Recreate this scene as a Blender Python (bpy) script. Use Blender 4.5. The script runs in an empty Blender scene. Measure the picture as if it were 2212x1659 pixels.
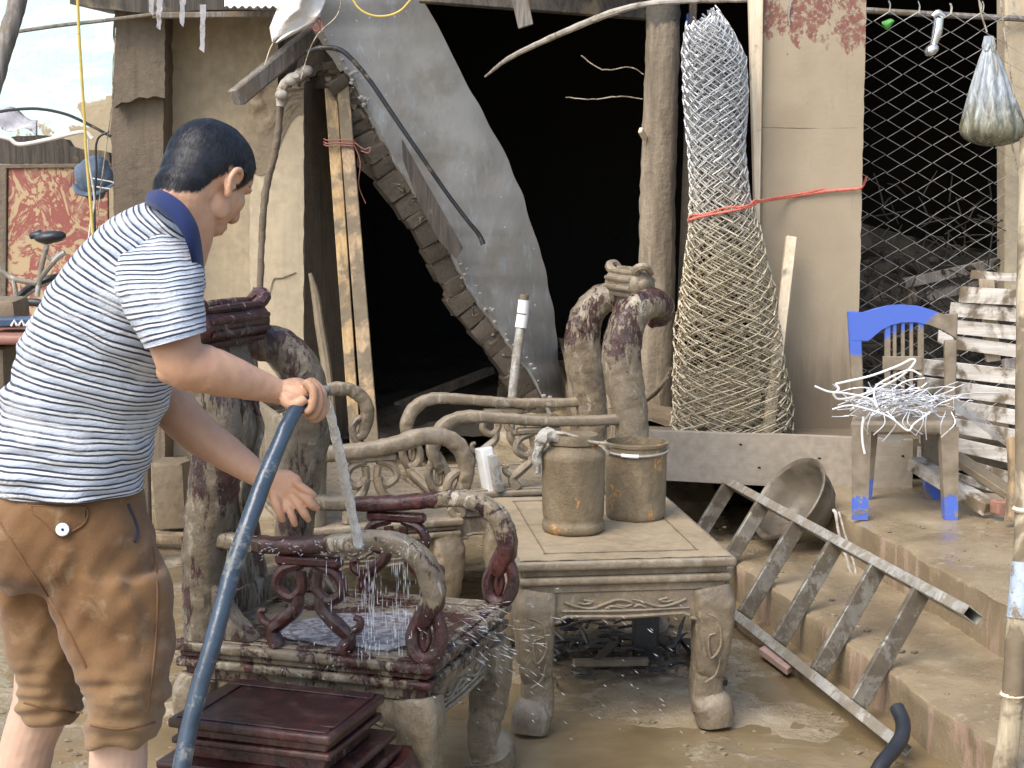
import bpy, bmesh, math, random
from mathutils import Vector, Matrix, noise
from mathutils.bvhtree import BVHTree
R = math.radians
random.seed(7)
scene = bpy.context.scene
COL = scene.collection

# ------------------------------------------------------------ camera, sky, sun
F = 3300.0; W0 = 2212.0; H0 = 1659.0
PITCH = math.atan(384.0 / F); CAMZ = 1.5
cam_d = bpy.data.cameras.new('camera'); cam = bpy.data.objects.new('camera', cam_d); COL.objects.link(cam)
cam.location = (0, 0, CAMZ); cam.rotation_euler = (math.pi / 2 - PITCH, 0, 0)
cam_d.sensor_width = 36.0; cam_d.lens = 36.0 * F / W0; cam_d.clip_end = 2000; cam_d.clip_start = 0.05
scene.camera = cam
world = bpy.data.worlds.new('World'); scene.world = world; world.use_nodes = True
wn = world.node_tree.nodes; wl = world.node_tree.links
sky = wn.new('ShaderNodeTexSky'); sky.sky_type = 'NISHITA'; sky.sun_disc = False
SUN_EL = R(50); SUN_AZ = R(-140)      # azimuth measured from +Y towards +X: behind the camera, on its left
sky.sun_elevation = SUN_EL; sky.sun_rotation = SUN_AZ; sky.dust_density = 3.0; sky.air_density = 1.0; sky.ozone_density = 1.0
wn['Background'].inputs['Strength'].default_value = 0.15
wl.new(sky.outputs[0], wn['Background'].inputs['Color'])
sl = bpy.data.lights.new('sun', 'SUN'); sl.energy = 1.25; sl.angle = R(36); sl.color = (1.0, 0.97, 0.93)
sun = bpy.data.objects.new('sun', sl); COL.objects.link(sun)
sdir = Vector((math.sin(SUN_AZ) * math.cos(SUN_EL), math.cos(SUN_AZ) * math.cos(SUN_EL), math.sin(SUN_EL)))
sun.rotation_euler = sdir.to_track_quat('Z', 'Y').to_euler()
vs = scene.view_settings
vs.view_transform = 'Standard'; vs.look = 'None'; vs.gamma = 1.0; vs.use_curve_mapping = False; vs.exposure = 1.1

# ------------------------------------------------------------ photograph point -> place
def ray(px, py):
    x = (px - W0 / 2) / F; y = -(py - H0 / 2) / F
    return Vector((x, math.cos(PITCH) + y * math.sin(PITCH), y * math.cos(PITCH) - math.sin(PITCH)))
def P(px, py, Y):
    d = ray(px, py); t = Y / d.y
    return Vector((d.x * t, Y, CAMZ + d.z * t))
def G(px, py, z=0.0):
    d = ray(px, py); t = (z - CAMZ) / d.z
    return Vector((d.x * t, d.y * t, z))
def fbm(v, s, o=3):
    return noise.fractal(Vector(v) * s, 1.0, 2.0, o)

# ------------------------------------------------------------ materials
class NT:
    def __init__(s, name):
        s.m = bpy.data.materials.new(name); s.m.use_nodes = True; s.t = s.m.node_tree; s.b = s.t.nodes['Principled BSDF']
        s.tc = s.t.nodes.new('ShaderNodeTexCoord'); s.geo = None
        s.vec = s.tc.outputs['Object']
    def n(s, ty): return s.t.nodes.new(ty)
    def put(s, sock, v):
        if v is None: return
        if hasattr(v, 'is_output') or isinstance(v, bpy.types.NodeSocket): s.t.links.new(v, sock)
        else:
            if isinstance(v, (tuple, list)) and len(v) == 3 and len(sock.default_value) == 4: v = (*v, 1)
            sock.default_value = v
    def mapping(s, scale=(1, 1, 1), rot=(0, 0, 0), vec=None):
        k = s.n('ShaderNodeMapping'); s.put(k.inputs[0], vec or s.vec); k.inputs['Scale'].default_value = scale; k.inputs['Rotation'].default_value = rot
        return k.outputs[0]
    def noise(s, scale, detail=4, rough=.55, dist=0, vec=None):
        k = s.n('ShaderNodeTexNoise'); s.put(k.inputs['Vector'], vec or s.vec)
        k.inputs['Scale'].default_value = scale; k.inputs['Detail'].default_value = detail; k.inputs['Roughness'].default_value = rough; k.inputs['Distortion'].default_value = dist
        return k.outputs[0]
    def voro(s, scale, feat='F1', vec=None, out=0):
        k = s.n('ShaderNodeTexVoronoi'); k.feature = feat; s.put(k.inputs['Vector'], vec or s.vec); k.inputs['Scale'].default_value = scale
        return k.outputs[out]
    def wave(s, scale, dist=2, vec=None, d='X', detail=2, ds=1.0):
        k = s.n('ShaderNodeTexWave'); k.bands_direction = d; s.put(k.inputs['Vector'], vec or s.vec)
        k.inputs['Scale'].default_value = scale; k.inputs['Distortion'].default_value = dist; k.inputs['Detail'].default_value = detail; k.inputs['Detail Scale'].default_value = ds
        return k.outputs['Fac']
    def ramp(s, fac, stops, interp='LINEAR'):
        k = s.n('ShaderNodeValToRGB'); s.put(k.inputs[0], fac); e = k.color_ramp; e.interpolation = interp
        while len(e.elements) < len(stops): e.elements.new(.5)
        for el, (p, c) in zip(e.elements, stops):
            el.position = p; el.color = (c, c, c, 1) if isinstance(c, (int, float)) else (*c[:3], 1)
        return k.outputs[0]
    def mix(s, fac, a, b, mode='MIX'):
        k = s.n('ShaderNodeMix'); k.data_type = 'RGBA'; k.blend_type = mode
        s.put(k.inputs[0], fac); s.put(k.inputs[6], a); s.put(k.inputs[7], b); return k.outputs[2]
    def math(s, op, a, b=0.0, clamp=False):
        k = s.n('ShaderNodeMath'); k.operation = op; k.use_clamp = clamp; s.put(k.inputs[0], a); s.put(k.inputs[1], b); return k.outputs[0]
    def xyz(s, i, vec=None):
        k = s.n('ShaderNodeSeparateXYZ'); s.put(k.inputs[0], vec or s.vec); return k.outputs[i]
    def world(s):
        if not s.geo: s.geo = s.n('ShaderNodeNewGeometry')
        return s.geo.outputs['Position']
    def normz(s):
        s.world(); return s.xyz(2, s.geo.outputs['Normal'])
    def sstep(s, v, a, b):
        k = s.n('ShaderNodeMapRange'); k.interpolation_type = 'SMOOTHSTEP'; s.put(k.inputs[0], v)
        k.inputs[1].default_value = a; k.inputs[2].default_value = b; return k.outputs[0]
    def bump(s, h, strength=.5, dist=.01, prev=None):
        k = s.n('ShaderNodeBump'); s.put(k.inputs['Height'], h); k.inputs['Strength'].default_value = strength; k.inputs['Distance'].default_value = dist
        if prev is not None: s.put(k.inputs['Normal'], prev)
        return k.outputs[0]
    def done(s, col=None, rough=None, bump=None, metal=None, spec=None, alpha=None, coat=None, trans=None, sheen=None, ior=None):
        b = s.b.inputs
        for nm, v in (('Base Color', col), ('Roughness', rough), ('Normal', bump), ('Metallic', metal), ('Specular IOR Level', spec), ('Alpha', alpha),
                      ('Coat Weight', coat), ('Transmission Weight', trans), ('Sheen Weight', sheen), ('IOR', ior)):
            if v is not None: s.put(b[nm], v)
        return s.m

def three(c, f=1.0): return tuple(min(1, x * f) for x in c)
MUD = (.190, .148, .094); MUDD = (.090, .068, .042); MUDL = (.33, .27, .185)

def mud_material(name, base=MUD, scale=6, contrast=.35, rough=(.45, .85), bump=.5, bd=.01, streak=None, spots=True):
    m = NT(name)
    n1 = m.noise(scale, 6, .6, .3); n2 = m.noise(scale * 6, 5, .65); n3 = m.noise(scale * 30, 3, .6)
    c = m.ramp(n1, [(.3, three(base, 1 - contrast)), (.52, base), (.72, three(base, 1 + contrast * .8))])
    c = m.mix(m.sstep(n2, .35, .7), c, three(base, 1.18))
    if streak:
        s = m.noise(scale * .8, 5, .6, .2, m.mapping((9, 9, .8)))
        c = m.mix(m.math('MULTIPLY', m.sstep(s, .5, .72), streak), c, three(base, .5))
    if spots:
        sp = m.sstep(m.voro(scale * 9), .09, .03)
        c = m.mix(m.math('MULTIPLY', sp, m.sstep(n2, .52, .6)), c, three(base, .45))
    b = m.bump(m.math('ADD', m.math('MULTIPLY', n2, .7), m.math('MULTIPLY', n3, .35)), bump, bd)
    return m.done(c, m.ramp(n1, [(.3, rough[0]), (.7, rough[1])]), b, spec=.4)

def wood_material(name, base, dark, mud=.35, scale=1.0, axis=2, rough=.7, bump=.4, mudcol=MUD):
    m = NT(name)
    sc = [14, 14, 14]; sc[axis] = 1.0
    g = m.noise(3.5 * scale, 6, .65, .6, m.mapping(sc)); g2 = m.noise(9 * scale, 5, .6, .2, m.mapping([x * 1.5 for x in sc]))
    c = m.mix(m.sstep(g, .35, .68), dark, base)
    c = m.mix(m.sstep(g2, .55, .75), c, three(dark, .8))
    k = m.noise(5, 6, .65, .4)
    mk = m.sstep(k, .62 - mud * .5, .74 - mud * .5)
    c = m.mix(mk, c, m.ramp(m.noise(30, 4), [(.3, three(mudcol, .75)), (.7, mudcol)]))
    b = m.bump(m.math('ADD', m.math('MULTIPLY', g, .6), m.math('MULTIPLY', m.noise(60, 3), .3)), bump, .004)
    return m.done(c, rough, b, spec=.35)

def rosewood_material(name, mud=.5, wetness=.5, scale=1.0, splash=.35, streak=1.0, flood=None, tone=1.0, washed=()):
    """dark red lacquered wood with dried and wet mud over it"""
    m = NT(name)
    g = m.noise(5 * scale, 4, .55, .8, m.mapping((3, 3, 1)))
    wood = m.ramp(g, [(.3, (.018, .006, .006)), (.55, (.046, .011, .010)), (.75, (.085, .021, .015))])
    n1 = m.noise(8 * scale, 10, .74, .7, m.mapping((1, 1, streak))); n2 = m.noise(34 * scale, 8, .75, .5, m.mapping((1.2, 1.2, .28))); big = m.noise(2.6 * scale, 3, .5, .3)
    f = m.math('ADD', m.math('MULTIPLY', n1, .45), m.math('ADD', m.math('MULTIPLY', n2, .30), m.math('MULTIPLY', big, .25)))
    if flood: f = m.math('ADD', f, m.math('MULTIPLY', m.sstep(m.xyz(2), flood[1], flood[0]), .16))
    for wp, wr in washed:      # places where the water jet has already taken the mud off
        dn = m.n('ShaderNodeVectorMath'); dn.operation = 'DISTANCE'; m.put(dn.inputs[0], m.vec); dn.inputs[1].default_value = wp
        f = m.math('SUBTRACT', f, m.math('MULTIPLY', m.sstep(dn.outputs['Value'], wr, wr * .45), .13))
    mask = m.sstep(f, .635 - .30 * mud, .665 - .30 * mud)
    n5 = m.noise(26 * scale, 8, .72, .4)
    mc = m.ramp(m.math('ADD', m.math('MULTIPLY', m.noise(7 * scale, 6, .65, .4), .55), m.math('MULTIPLY', n5, .45)), [(.33, three(MUDD, .85)), (.46, three(MUD, .88)), (.56, three(MUD, 1.15)), (.68, (.36, .295, .20))])
    pits = m.math('MULTIPLY', m.sstep(m.noise(75 * scale, 5, .7), .60, .68), .55)
    mc = m.mix(pits, mc, (.085, .060, .042))
    pale = m.sstep(m.noise(11 * scale, 9, .75, 1.0, m.mapping((1, 1, .35))), .555, .60)
    mc = m.mix(m.math('MULTIPLY', pale, splash), mc, (.56, .51, .40))
    up = m.sstep(m.normz(), .3, .95)
    mc = m.mix(m.math('MULTIPLY', up, .45), mc, m.mix(n5, three(MUD, 1.1), (.47, .40, .29)))
    if tone != 1: mc = m.mix(1.0, mc, (tone, tone, tone), 'MULTIPLY')
    c = m.mix(mask, wood, mc)
    film = m.math('MULTIPLY', m.sstep(m.noise(9 * scale, 8, .7, .8, m.mapping((1, 1, .4))), .47, .62), m.mix(mask, (.14,) * 3, (.35,) * 3))
    c = m.mix(film, c, (.20, .175, .14))
    r = m.mix(mask, (.15, .15, .15), m.ramp(m.noise(14, 5), [(.40, .16 + .3 * (1 - wetness)), (.64, .68)]))
    h = m.math('ADD', m.math('MULTIPLY', mask, .7), m.math('ADD', m.math('MULTIPLY', m.noise(60 * scale, 6, .7), .8), m.math('MULTIPLY', n1, .9)))
    return m.done(c, r, m.bump(h, .7, .006), spec=.55)

def plain(name, col, rough=.6, metal=0, var=.12, scale=12, bump=.15, mud=0, mudcol=MUD, bd=.003, spec=.5, mz=None):
    m = NT(name)
    n1 = m.noise(scale, 4, .6)
    c = m.ramp(n1, [(.3, three(col, 1 - var)), (.7, three(col, 1 + var))])
    r = rough
    if mud:
        n2 = m.noise(scale * .7, 7, .68, .4)
        t = n2
        if mz: t = m.math('ADD', n2, m.math('MULTIPLY', m.sstep(m.xyz(2), mz[0], mz[1]), mz[2]))
        mk = m.sstep(m.math('ADD', t, m.math('MULTIPLY', m.math('SUBTRACT', m.noise(scale * 5, 6, .7), .5), .35)), .67 - .4 * mud, .78 - .4 * mud)
        c = m.mix(mk, c, m.ramp(m.noise(25, 4), [(.3, three(mudcol, .75)), (.7, three(mudcol, 1.1))]))
        r = m.mix(mk, (rough,) * 3, (.8,) * 3)
        if metal: metal = m.math('MULTIPLY', m.math('SUBTRACT', 1.0, mk), metal)
    return m.done(c, r, m.bump(m.noise(scale * 8, 4), bump, bd), metal, spec=spec)

M = {}
M['mud'] = mud_material('mud')
M['mud_dark'] = mud_material('mud_dark', (.16, .125, .082), 5, .3, streak=.3)
M['mud_wall'] = mud_material('mud_wall', (.43, .355, .24), 2.5, .18, (.7, .9), .35, .008, streak=.22)
M['mud_column'] = mud_material('mud_column', (.15, .118, .083), 4, .35, (.6, .9), .9, .012, streak=.5)
M['brick'] = mud_material('muddy_brick', (.095, .077, .056), 9, .35, (.7, .9), .9, .012)
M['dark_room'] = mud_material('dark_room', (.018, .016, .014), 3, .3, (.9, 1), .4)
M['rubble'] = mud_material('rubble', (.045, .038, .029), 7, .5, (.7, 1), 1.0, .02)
M['rose_mud'] = rosewood_material('rosewood_mud', .86, .85, splash=.22)
M['rose_post'] = rosewood_material('rosewood_post', .56, .95, 1.4, splash=.45, streak=.3, tone=.62)
M['rose_half_mud'] = rosewood_material('rosewood_flood_marked', .46, .85, 1.2, splash=.45, streak=.5, flood=(.70, 1.02))
M['rose_half'] = rosewood_material('rosewood_half_washed', .56, .95, 1.3, splash=.45, tone=.8)
M['rose_arm'] = rosewood_material('rosewood_arm', .68, .9, 1.4, splash=.8, washed=(((-.02, -.27, .70), .13), ((.33, -.27, .50), .12), ((.33, .27, .52), .15), ((.02, .27, .71), .16)))
M['rose_wet'] = rosewood_material('rosewood_washed', .30, .9, splash=.5)
M['rose_clean'] = rosewood_material('rosewood_clean', .08, 1.0)
M['pine'] = wood_material('pine', (.50, .355, .18), (.34, .225, .10), .34)
M['pine_mud'] = wood_material('pine_muddy', (.47, .34, .20), (.30, .21, .12), .42)
M['pale_wood'] = wood_material('pale_wood', (.74, .64, .48), (.58, .47, .32), .12)
M['white_wood'] = wood_material('white_wood', (.70, .66, .59), (.50, .45, .37), .32, axis=0)
M['grey_wood'] = wood_material('grey_wood', (.26, .235, .205), (.12, .105, .09), .25)
M['board'] = wood_material('muddy_board', (.42, .37, .31), (.33, .28, .225), .5, axis=0, mudcol=(.40, .345, .27))
M['dark_wood'] = wood_material('dark_wood', (.09, .075, .06), (.04, .034, .028), .15)
M['steel'] = plain('galvanised_wire', (.44, .43, .40), .42, .55, .25, 20, mud=.25)
M['steel_mud'] = plain('muddy_wire', (.42, .37, .28), .6, .1, .25, 20, mud=.5)
M['rung'] = plain('muddy_shaded_rung', (.20, .185, .15), .5, .2, .3, 14, mud=.60, mudcol=(.105, .085, .058))  # darker than the rails: rung-side shade put into metal and mud colour
M['alu'] = plain('aluminium', (.38, .37, .33), .5, .2, .25, 14, mud=.60, mudcol=(.235, .205, .155))
M['black_rubber'] = plain('black_rubber', (.022, .024, .028), .42, 0, .3, 10, mud=.2)
M['blue_hose'] = plain('blue_grey_hose', (.030, .048, .072), .24, 0, .4, 9, .3, mud=.42, mudcol=(.22, .23, .20))
M['black'] = plain('black_hole', (.004, .004, .004), .9)
# ------------------------------------------------------------ mesh helpers
MW = {}          # object name -> world matrix (things are never parented deeper than their own root's frame)
def setprops(o, label=None, cat=None, group=None, kind=None):
    if label: o['label'] = label
    if cat: o['category'] = cat
    if group: o['group'] = group
    if kind: o['kind'] = kind
    return o
def thing(name, label, cat, loc=(0, 0, 0), rz=0.0, group=None, rot=None):
    o = bpy.data.objects.new(name, None); COL.objects.link(o); o.empty_display_size = .1
    o.location = loc; o.rotation_euler = rot or (0, 0, rz)
    MW[o.name] = Matrix.Translation(Vector(loc)) @ o.rotation_euler.to_matrix().to_4x4()
    return setprops(o, label, cat, group)
def finish(me, smooth=True, ang=38):
    bm = bmesh.new(); bm.from_mesh(me)
    bmesh.ops.recalc_face_normals(bm, faces=bm.faces)
    c = math.radians(ang)
    for f in bm.faces: f.smooth = smooth
    if smooth:
        for e in bm.edges:
            if len(e.link_faces) == 2 and e.calc_face_angle(0) > c: e.smooth = False
    bm.to_mesh(me); bm.free()
def obj(name, bm, mat, parent=None, local=False, smooth=True, ang=38, label=None, cat=None, kind=None, group=None):
    if isinstance(bm, bpy.types.Mesh): me = bm
    else:
        me = bpy.data.meshes.new(name); bm.to_mesh(me); bm.free()
    Mx = MW[parent.name] if parent else Matrix.Identity(4)
    if not local and parent: me.transform(Mx.inverted())
    finish(me, smooth, ang)
    me.materials.clear(); me.materials.append(M[mat] if isinstance(mat, str) else mat)
    o = bpy.data.objects.new(name, me); COL.objects.link(o)
    if parent: o.parent = parent
    MW[o.name] = Mx
    return setprops(o, label, cat, group, kind)
def solo(name, bm, mat, label, cat, group=None, **k):
    """a thing that is one mesh; its origin is moved to the bottom centre of its bounds"""
    o = obj(name, bm, mat, label=label, cat=cat, group=group, **k)
    me = o.data; xs = [v.co for v in me.vertices]
    lo = Vector((min(v.x for v in xs), min(v.y for v in xs), min(v.z for v in xs))); hi = Vector((max(v.x for v in xs), max(v.y for v in xs), max(v.z for v in xs)))
    c = Vector(((lo.x + hi.x) / 2, (lo.y + hi.y) / 2, lo.z)); me.transform(Matrix.Translation(-c)); o.location = c
    MW[o.name] = Matrix.Translation(c); return o
def struct(name, bm, mat, **k): return obj(name, bm, mat, kind='structure', **k)
def dup(o, loc=None, rz=None, label=None, parent=None):
    c = o.copy(); COL.objects.link(c); c.parent = parent
    if loc is not None: c.location = loc
    if rz is not None: c.rotation_euler = (0, 0, rz)
    if label: c['label'] = label
    for ch in [x for x in bpy.data.objects if x.parent == o and x is not c]: dup(ch, parent=c)
    return c

def NB(): return bmesh.new()
def box(bm, c, s, bev=0.0, rot=None, seg=1, jit=0):
    t = bmesh.new(); bmesh.ops.create_cube(t, size=1)
    bmesh.ops.scale(t, vec=Vector(s), verts=t.verts)
    if bev: bmesh.ops.bevel(t, geom=list(t.edges), offset=bev, segments=seg, affect='EDGES', profile=.6)
    if jit:
        for v in t.verts: v.co += Vector((random.uniform(-jit, jit), random.uniform(-jit, jit), random.uniform(-jit, jit)))
    m = Matrix.Translation(Vector(c)) @ (rot.to_4x4() if rot else Matrix.Identity(4))
    bmesh.ops.transform(t, matrix=m, verts=t.verts)
    merge(bm, t); return bm
def merge(bm, t):
    me = bpy.data.meshes.new('tmp'); t.to_mesh(me); t.free(); bm.from_mesh(me); bpy.data.meshes.remove(me)
def beam(bm, a, b, w, h, bev=.003, up=(0, 0, 1), jit=0, seg=1):
    a = Vector(a); b = Vector(b); z = (b - a); L = z.length; z.normalize(); u = Vector(up)
    if abs(z.dot(u)) > .98: u = Vector((0, 1, 0))
    x = u.cross(z).normalized(); y = z.cross(x)
    m = Matrix((x, y, z)).transposed()
    return box(bm, (a + b) / 2, (w, h, L), bev, m, seg, jit)
def catmull(pts, n=8):
    pts = [Vector(p) for p in pts]
    if len(pts) < 3: return [pts[0].lerp(pts[-1], i / n) for i in range(n + 1)]
    out = []; q = [pts[0] * 2 - pts[1]] + pts + [pts[-1] * 2 - pts[-2]]
    for i in range(1, len(q) - 2):
        for k in range(n):
            t = k / n; p0, p1, p2, p3 = q[i - 1], q[i], q[i + 1], q[i + 2]
            out.append(.5 * ((2 * p1) + (p2 - p0) * t + (2 * p0 - 5 * p1 + 4 * p2 - p3) * t * t + (3 * p1 - p0 - 3 * p2 + p3) * t ** 3))
    out.append(pts[-1]); return out
def interp(vals, m):
    out = []
    for i in range(m):
        t = i / (m - 1) * (len(vals) - 1); k = min(int(t), len(vals) - 2); f = t - k
        out.append(vals[k] * (1 - f) + vals[k + 1] * f)
    return out
def tube(bm, pts, rad, n=8, sm=6, flat=None, ref=None, cap=True, closed=False, jit=0.0, sup=1.0):
    """swept tube; rad number or list; flat = section height factor along the second axis"""
    path = catmull(pts, sm) if sm else [Vector(p) for p in pts]
    m = len(path); rr = interp(rad, m) if isinstance(rad, (list, tuple)) else [rad] * m
    fl = interp(flat, m) if isinstance(flat, (list, tuple)) else [flat or 1.0] * m
    rings = []; px = None
    for i, p in enumerate(path):
        t = (path[min(i + 1, m - 1)] - path[max(i - 1, 0)])
        if t.length < 1e-9: t = Vector((0, 0, 1))
        t.normalize()
        if ref is not None: x = Vector(ref) - t * t.dot(Vector(ref))
        elif px is None:
            u = Vector((0, 0, 1)) if abs(t.z) < .9 else Vector((0, 1, 0)); x = u.cross(t)
        else: x = px - t * t.dot(px)
        if x.length < 1e-6: x = Vector((1, 0, 0))
        x.normalize(); px = x; y = t.cross(x)
        ring = []
        for k in range(n):
            a = 2 * math.pi * k / n; ca, sa = math.cos(a), math.sin(a)
            if sup != 1: ca = math.copysign(abs(ca) ** sup, ca); sa = math.copysign(abs(sa) ** sup, sa)
            r = rr[i]
            v = p + x * (ca * r) + y * (sa * r * fl[i])
            if jit: v += Vector((noise.noise(v * 37), noise.noise(v * 41 + Vector((5, 0, 0))), noise.noise(v * 39 + Vector((0, 9, 0))))) * jit
            ring.append(bm.verts.new(v))
        rings.append(ring)
    for a, b in zip(rings, rings[1:]):
        for k in range(n): bm.faces.new((a[k], a[(k + 1) % n], b[(k + 1) % n], b[k]))
    if cap and not closed:
        bm.faces.new(rings[0][::-1]); bm.faces.new(rings[-1])
    if closed:
        a, b = rings[-1], rings[0]
    return bm
def prism(bm, pts, ext, bev=0):
    """polygon (world points) pushed out by the vector ext"""
    t = bmesh.new(); e = Vector(ext)
    a = [t.verts.new(p) for p in pts]; b = [t.verts.new(Vector(p) + e) for p in pts]
    t.faces.new(a); t.faces.new(b[::-1]); n = len(a)
    for i in range(n): t.faces.new((a[i], b[i], b[(i + 1) % n], a[(i + 1) % n]))
    if bev: bmesh.ops.bevel(t, geom=list(t.edges), offset=bev, segments=1, affect='EDGES')
    merge(bm, t); return bm
def rough_line(pts, step, amp, seed=0, closed=True, axes=(1, 0, 1)):
    out = []; n = len(pts)
    for i in range(n if closed else n - 1):
        a = Vector(pts[i]); b = Vector(pts[(i + 1) % n]); k = max(1, int((b - a).length / step))
        for j in range(k):
            p = a.lerp(b, j / k)
            s = p * (1 / step) * .6 + Vector((seed, seed, 0))
            out.append(p + Vector((noise.noise(s) * amp * axes[0], noise.noise(s + Vector((9, 3, 1))) * amp * axes[1], noise.noise(s + Vector((3, 9, 5))) * amp * axes[2])))
    if not closed: out.append(Vector(pts[-1]))
    return out
def lathe(bm, prof, n=32, c=(0, 0, 0), rot=None, jit=0):
    c = Vector(c); rings = []
    for (r, z) in prof:
        ring = []
        for k in range(n):
            a = 2 * math.pi * k / n; v = Vector((r * math.cos(a), r * math.sin(a), z))
            if jit: v += v.normalized() * noise.noise(v * 22) * jit
            if rot: v = rot @ v
            ring.append(bm.verts.new(v + c))
        rings.append(ring)
    for a, b in zip(rings, rings[1:]):
        for k in range(n): bm.faces.new((a[k], a[(k + 1) % n], b[(k + 1) % n], b[k]))
    bm.faces.new(rings[0][::-1]); bm.faces.new(rings[-1]); return bm
def ell(bm, c, r, rot=None, sub=3):
    t = bmesh.new(); bmesh.ops.create_icosphere(t, subdivisions=sub, radius=1)
    bmesh.ops.scale(t, vec=Vector(r), verts=t.verts)
    m = Matrix.Translation(Vector(c)) @ (rot.to_4x4() if rot else Matrix.Identity(4))
    bmesh.ops.transform(t, matrix=m, verts=t.verts); merge(bm, t); return bm
def loft(bm, rings, cap=True, uv=True):
    """rings: lists of world points; uv = (around, along in metres)"""
    L = bm.loops.layers.uv.verify(); vr = [[bm.verts.new(p) for p in r] for r in rings]; n = len(vr[0])
    d = [0.0]
    for a, b in zip(rings, rings[1:]):
        d.append(d[-1] + sum(((b[k] - a[k]).length for k in range(0, n, max(1, n // 8)))) / len(range(0, n, max(1, n // 8))))
    for i, (a, b) in enumerate(zip(vr, vr[1:])):
        for k in range(n):
            f = bm.faces.new((a[k], a[(k + 1) % n], b[(k + 1) % n], b[k]))
            for lp, (uu, vv) in zip(f.loops, ((k / n, d[i]), ((k + 1) / n, d[i]), ((k + 1) / n, d[i + 1]), (k / n, d[i + 1]))): lp[L].uv = (uu, vv)
    if cap: bm.faces.new(vr[0][::-1]); bm.faces.new(vr[-1])
    return bm
def remesh(bm, voxel, smooth=2, fac=.5):
    me = bpy.data.meshes.new('tmp'); bm.to_mesh(me); bm.free()
    o = bpy.data.objects.new('tmp', me); COL.objects.link(o)
    r = o.modifiers.new('r', 'REMESH'); r.mode = 'VOXEL'; r.voxel_size = voxel; r.adaptivity = 0
    if smooth:
        s = o.modifiers.new('s', 'SMOOTH'); s.iterations = smooth; s.factor = fac
    dg = bpy.context.evaluated_depsgraph_get(); me2 = bpy.data.meshes.new_from_object(o.evaluated_get(dg), depsgraph=dg)
    bpy.data.objects.remove(o); bpy.data.meshes.remove(me); return me2
def sheet(bm, f, nu, nv):
    g = [[bm.verts.new(f(i / nu, j / nv)) for j in range(nv + 1)] for i in range(nu + 1)]
    for i in range(nu):
        for j in range(nv): bm.faces.new((g[i][j], g[i + 1][j], g[i + 1][j + 1], g[i][j + 1]))
    return bm
def PX(pts, Y): return [P(x, y, Y) for x, y in pts]
# ============================================================ THE SETTING
# --- ground: wet silt, one sheet to the horizon, fine near the camera
def ground_z(x, y):
    v = Vector((x, y, 0)); z = .018 * noise.fractal(v * 1.1, 1, 2, 3) + .007 * noise.fractal(v * 5, 1, 2, 4)
    lump = max(0.0, noise.noise(v * 2.1 + Vector((3, 7, 0)))) ** 1.5
    z += .03 * lump * max(0, min(1, (y - 4.5) / 1.5)) + .012 * abs(noise.noise(v * 14)) * lump
    k = max(0, min(1, (y - 6.2) / 1.8)); z += k * .10 + k * .05 * abs(noise.fractal(v * 3, 1, 2, 4))
    if -.1 < x < 1.0 and y > 6.8: z += min(.25, (y - 6.8) * .25)
    return z - .012
def axis_steps(lo, hi, fine_lo, fine_hi, fine, far):
    a = []; v = fine_lo
    while v < fine_hi: a.append(v); v += fine
    s = fine
    while v < hi: a.append(v); s *= 1.6; v += s
    a.append(hi); s = fine; v = fine_lo - fine; b = []
    while v > lo: b.append(v); s *= 1.6; v -= s
    b.append(lo); return b[::-1] + a
xs = axis_steps(-150, 150, -2.6, 2.2, .022, 0); ys = axis_steps(-150, 300, 2.4, 8.6, .026, 0)
bm = NB(); g = [[bm.verts.new((x, y, ground_z(x, y) if (-3 < x < 3 and 2 < y < 14) else -.01)) for y in ys] for x in xs]
for i in range(len(xs) - 1):
    for j in range(len(ys) - 1): bm.faces.new((g[i][j], g[i + 1][j], g[i + 1][j + 1], g[i][j + 1]))
m = NT('silt_ground')
n1 = m.noise(1.3, 6, .6, .5); n2 = m.noise(9, 6, .65); n3 = m.noise(55, 4, .65)
c = m.ramp(n1, [(.32, (.16, .118, .066)), (.5, (.25, .195, .118)), (.7, (.36, .295, .195))])
c = m.mix(m.sstep(n2, .48, .72), c, (.42, .355, .25))
c = m.mix(m.math('MULTIPLY', m.sstep(m.voro(60), .12, .05), m.sstep(n1, .4, .55)), c, (.13, .10, .07))
wet = m.sstep(m.math('ADD', n1, m.math('MULTIPLY', n2, .25)), .70, .58)
c = m.mix(m.math('MULTIPLY', wet, .55), c, (.185, .14, .08))
n4 = m.noise(120, 3, .6)
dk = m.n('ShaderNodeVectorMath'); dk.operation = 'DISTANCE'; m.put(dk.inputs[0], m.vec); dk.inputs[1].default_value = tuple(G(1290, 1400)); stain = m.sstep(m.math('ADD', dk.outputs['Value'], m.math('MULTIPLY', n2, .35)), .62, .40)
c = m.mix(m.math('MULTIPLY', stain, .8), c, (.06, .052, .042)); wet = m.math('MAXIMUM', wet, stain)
grit = m.math('ADD', m.math('MULTIPLY', n2, .6), m.math('ADD', m.math('MULTIPLY', n3, .5), m.math('MULTIPLY', n4, .25)))
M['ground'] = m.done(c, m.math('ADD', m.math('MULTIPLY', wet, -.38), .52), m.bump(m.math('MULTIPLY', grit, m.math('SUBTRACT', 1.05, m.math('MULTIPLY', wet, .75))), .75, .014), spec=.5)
struct('ground', bm, 'ground', ang=180)
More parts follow.
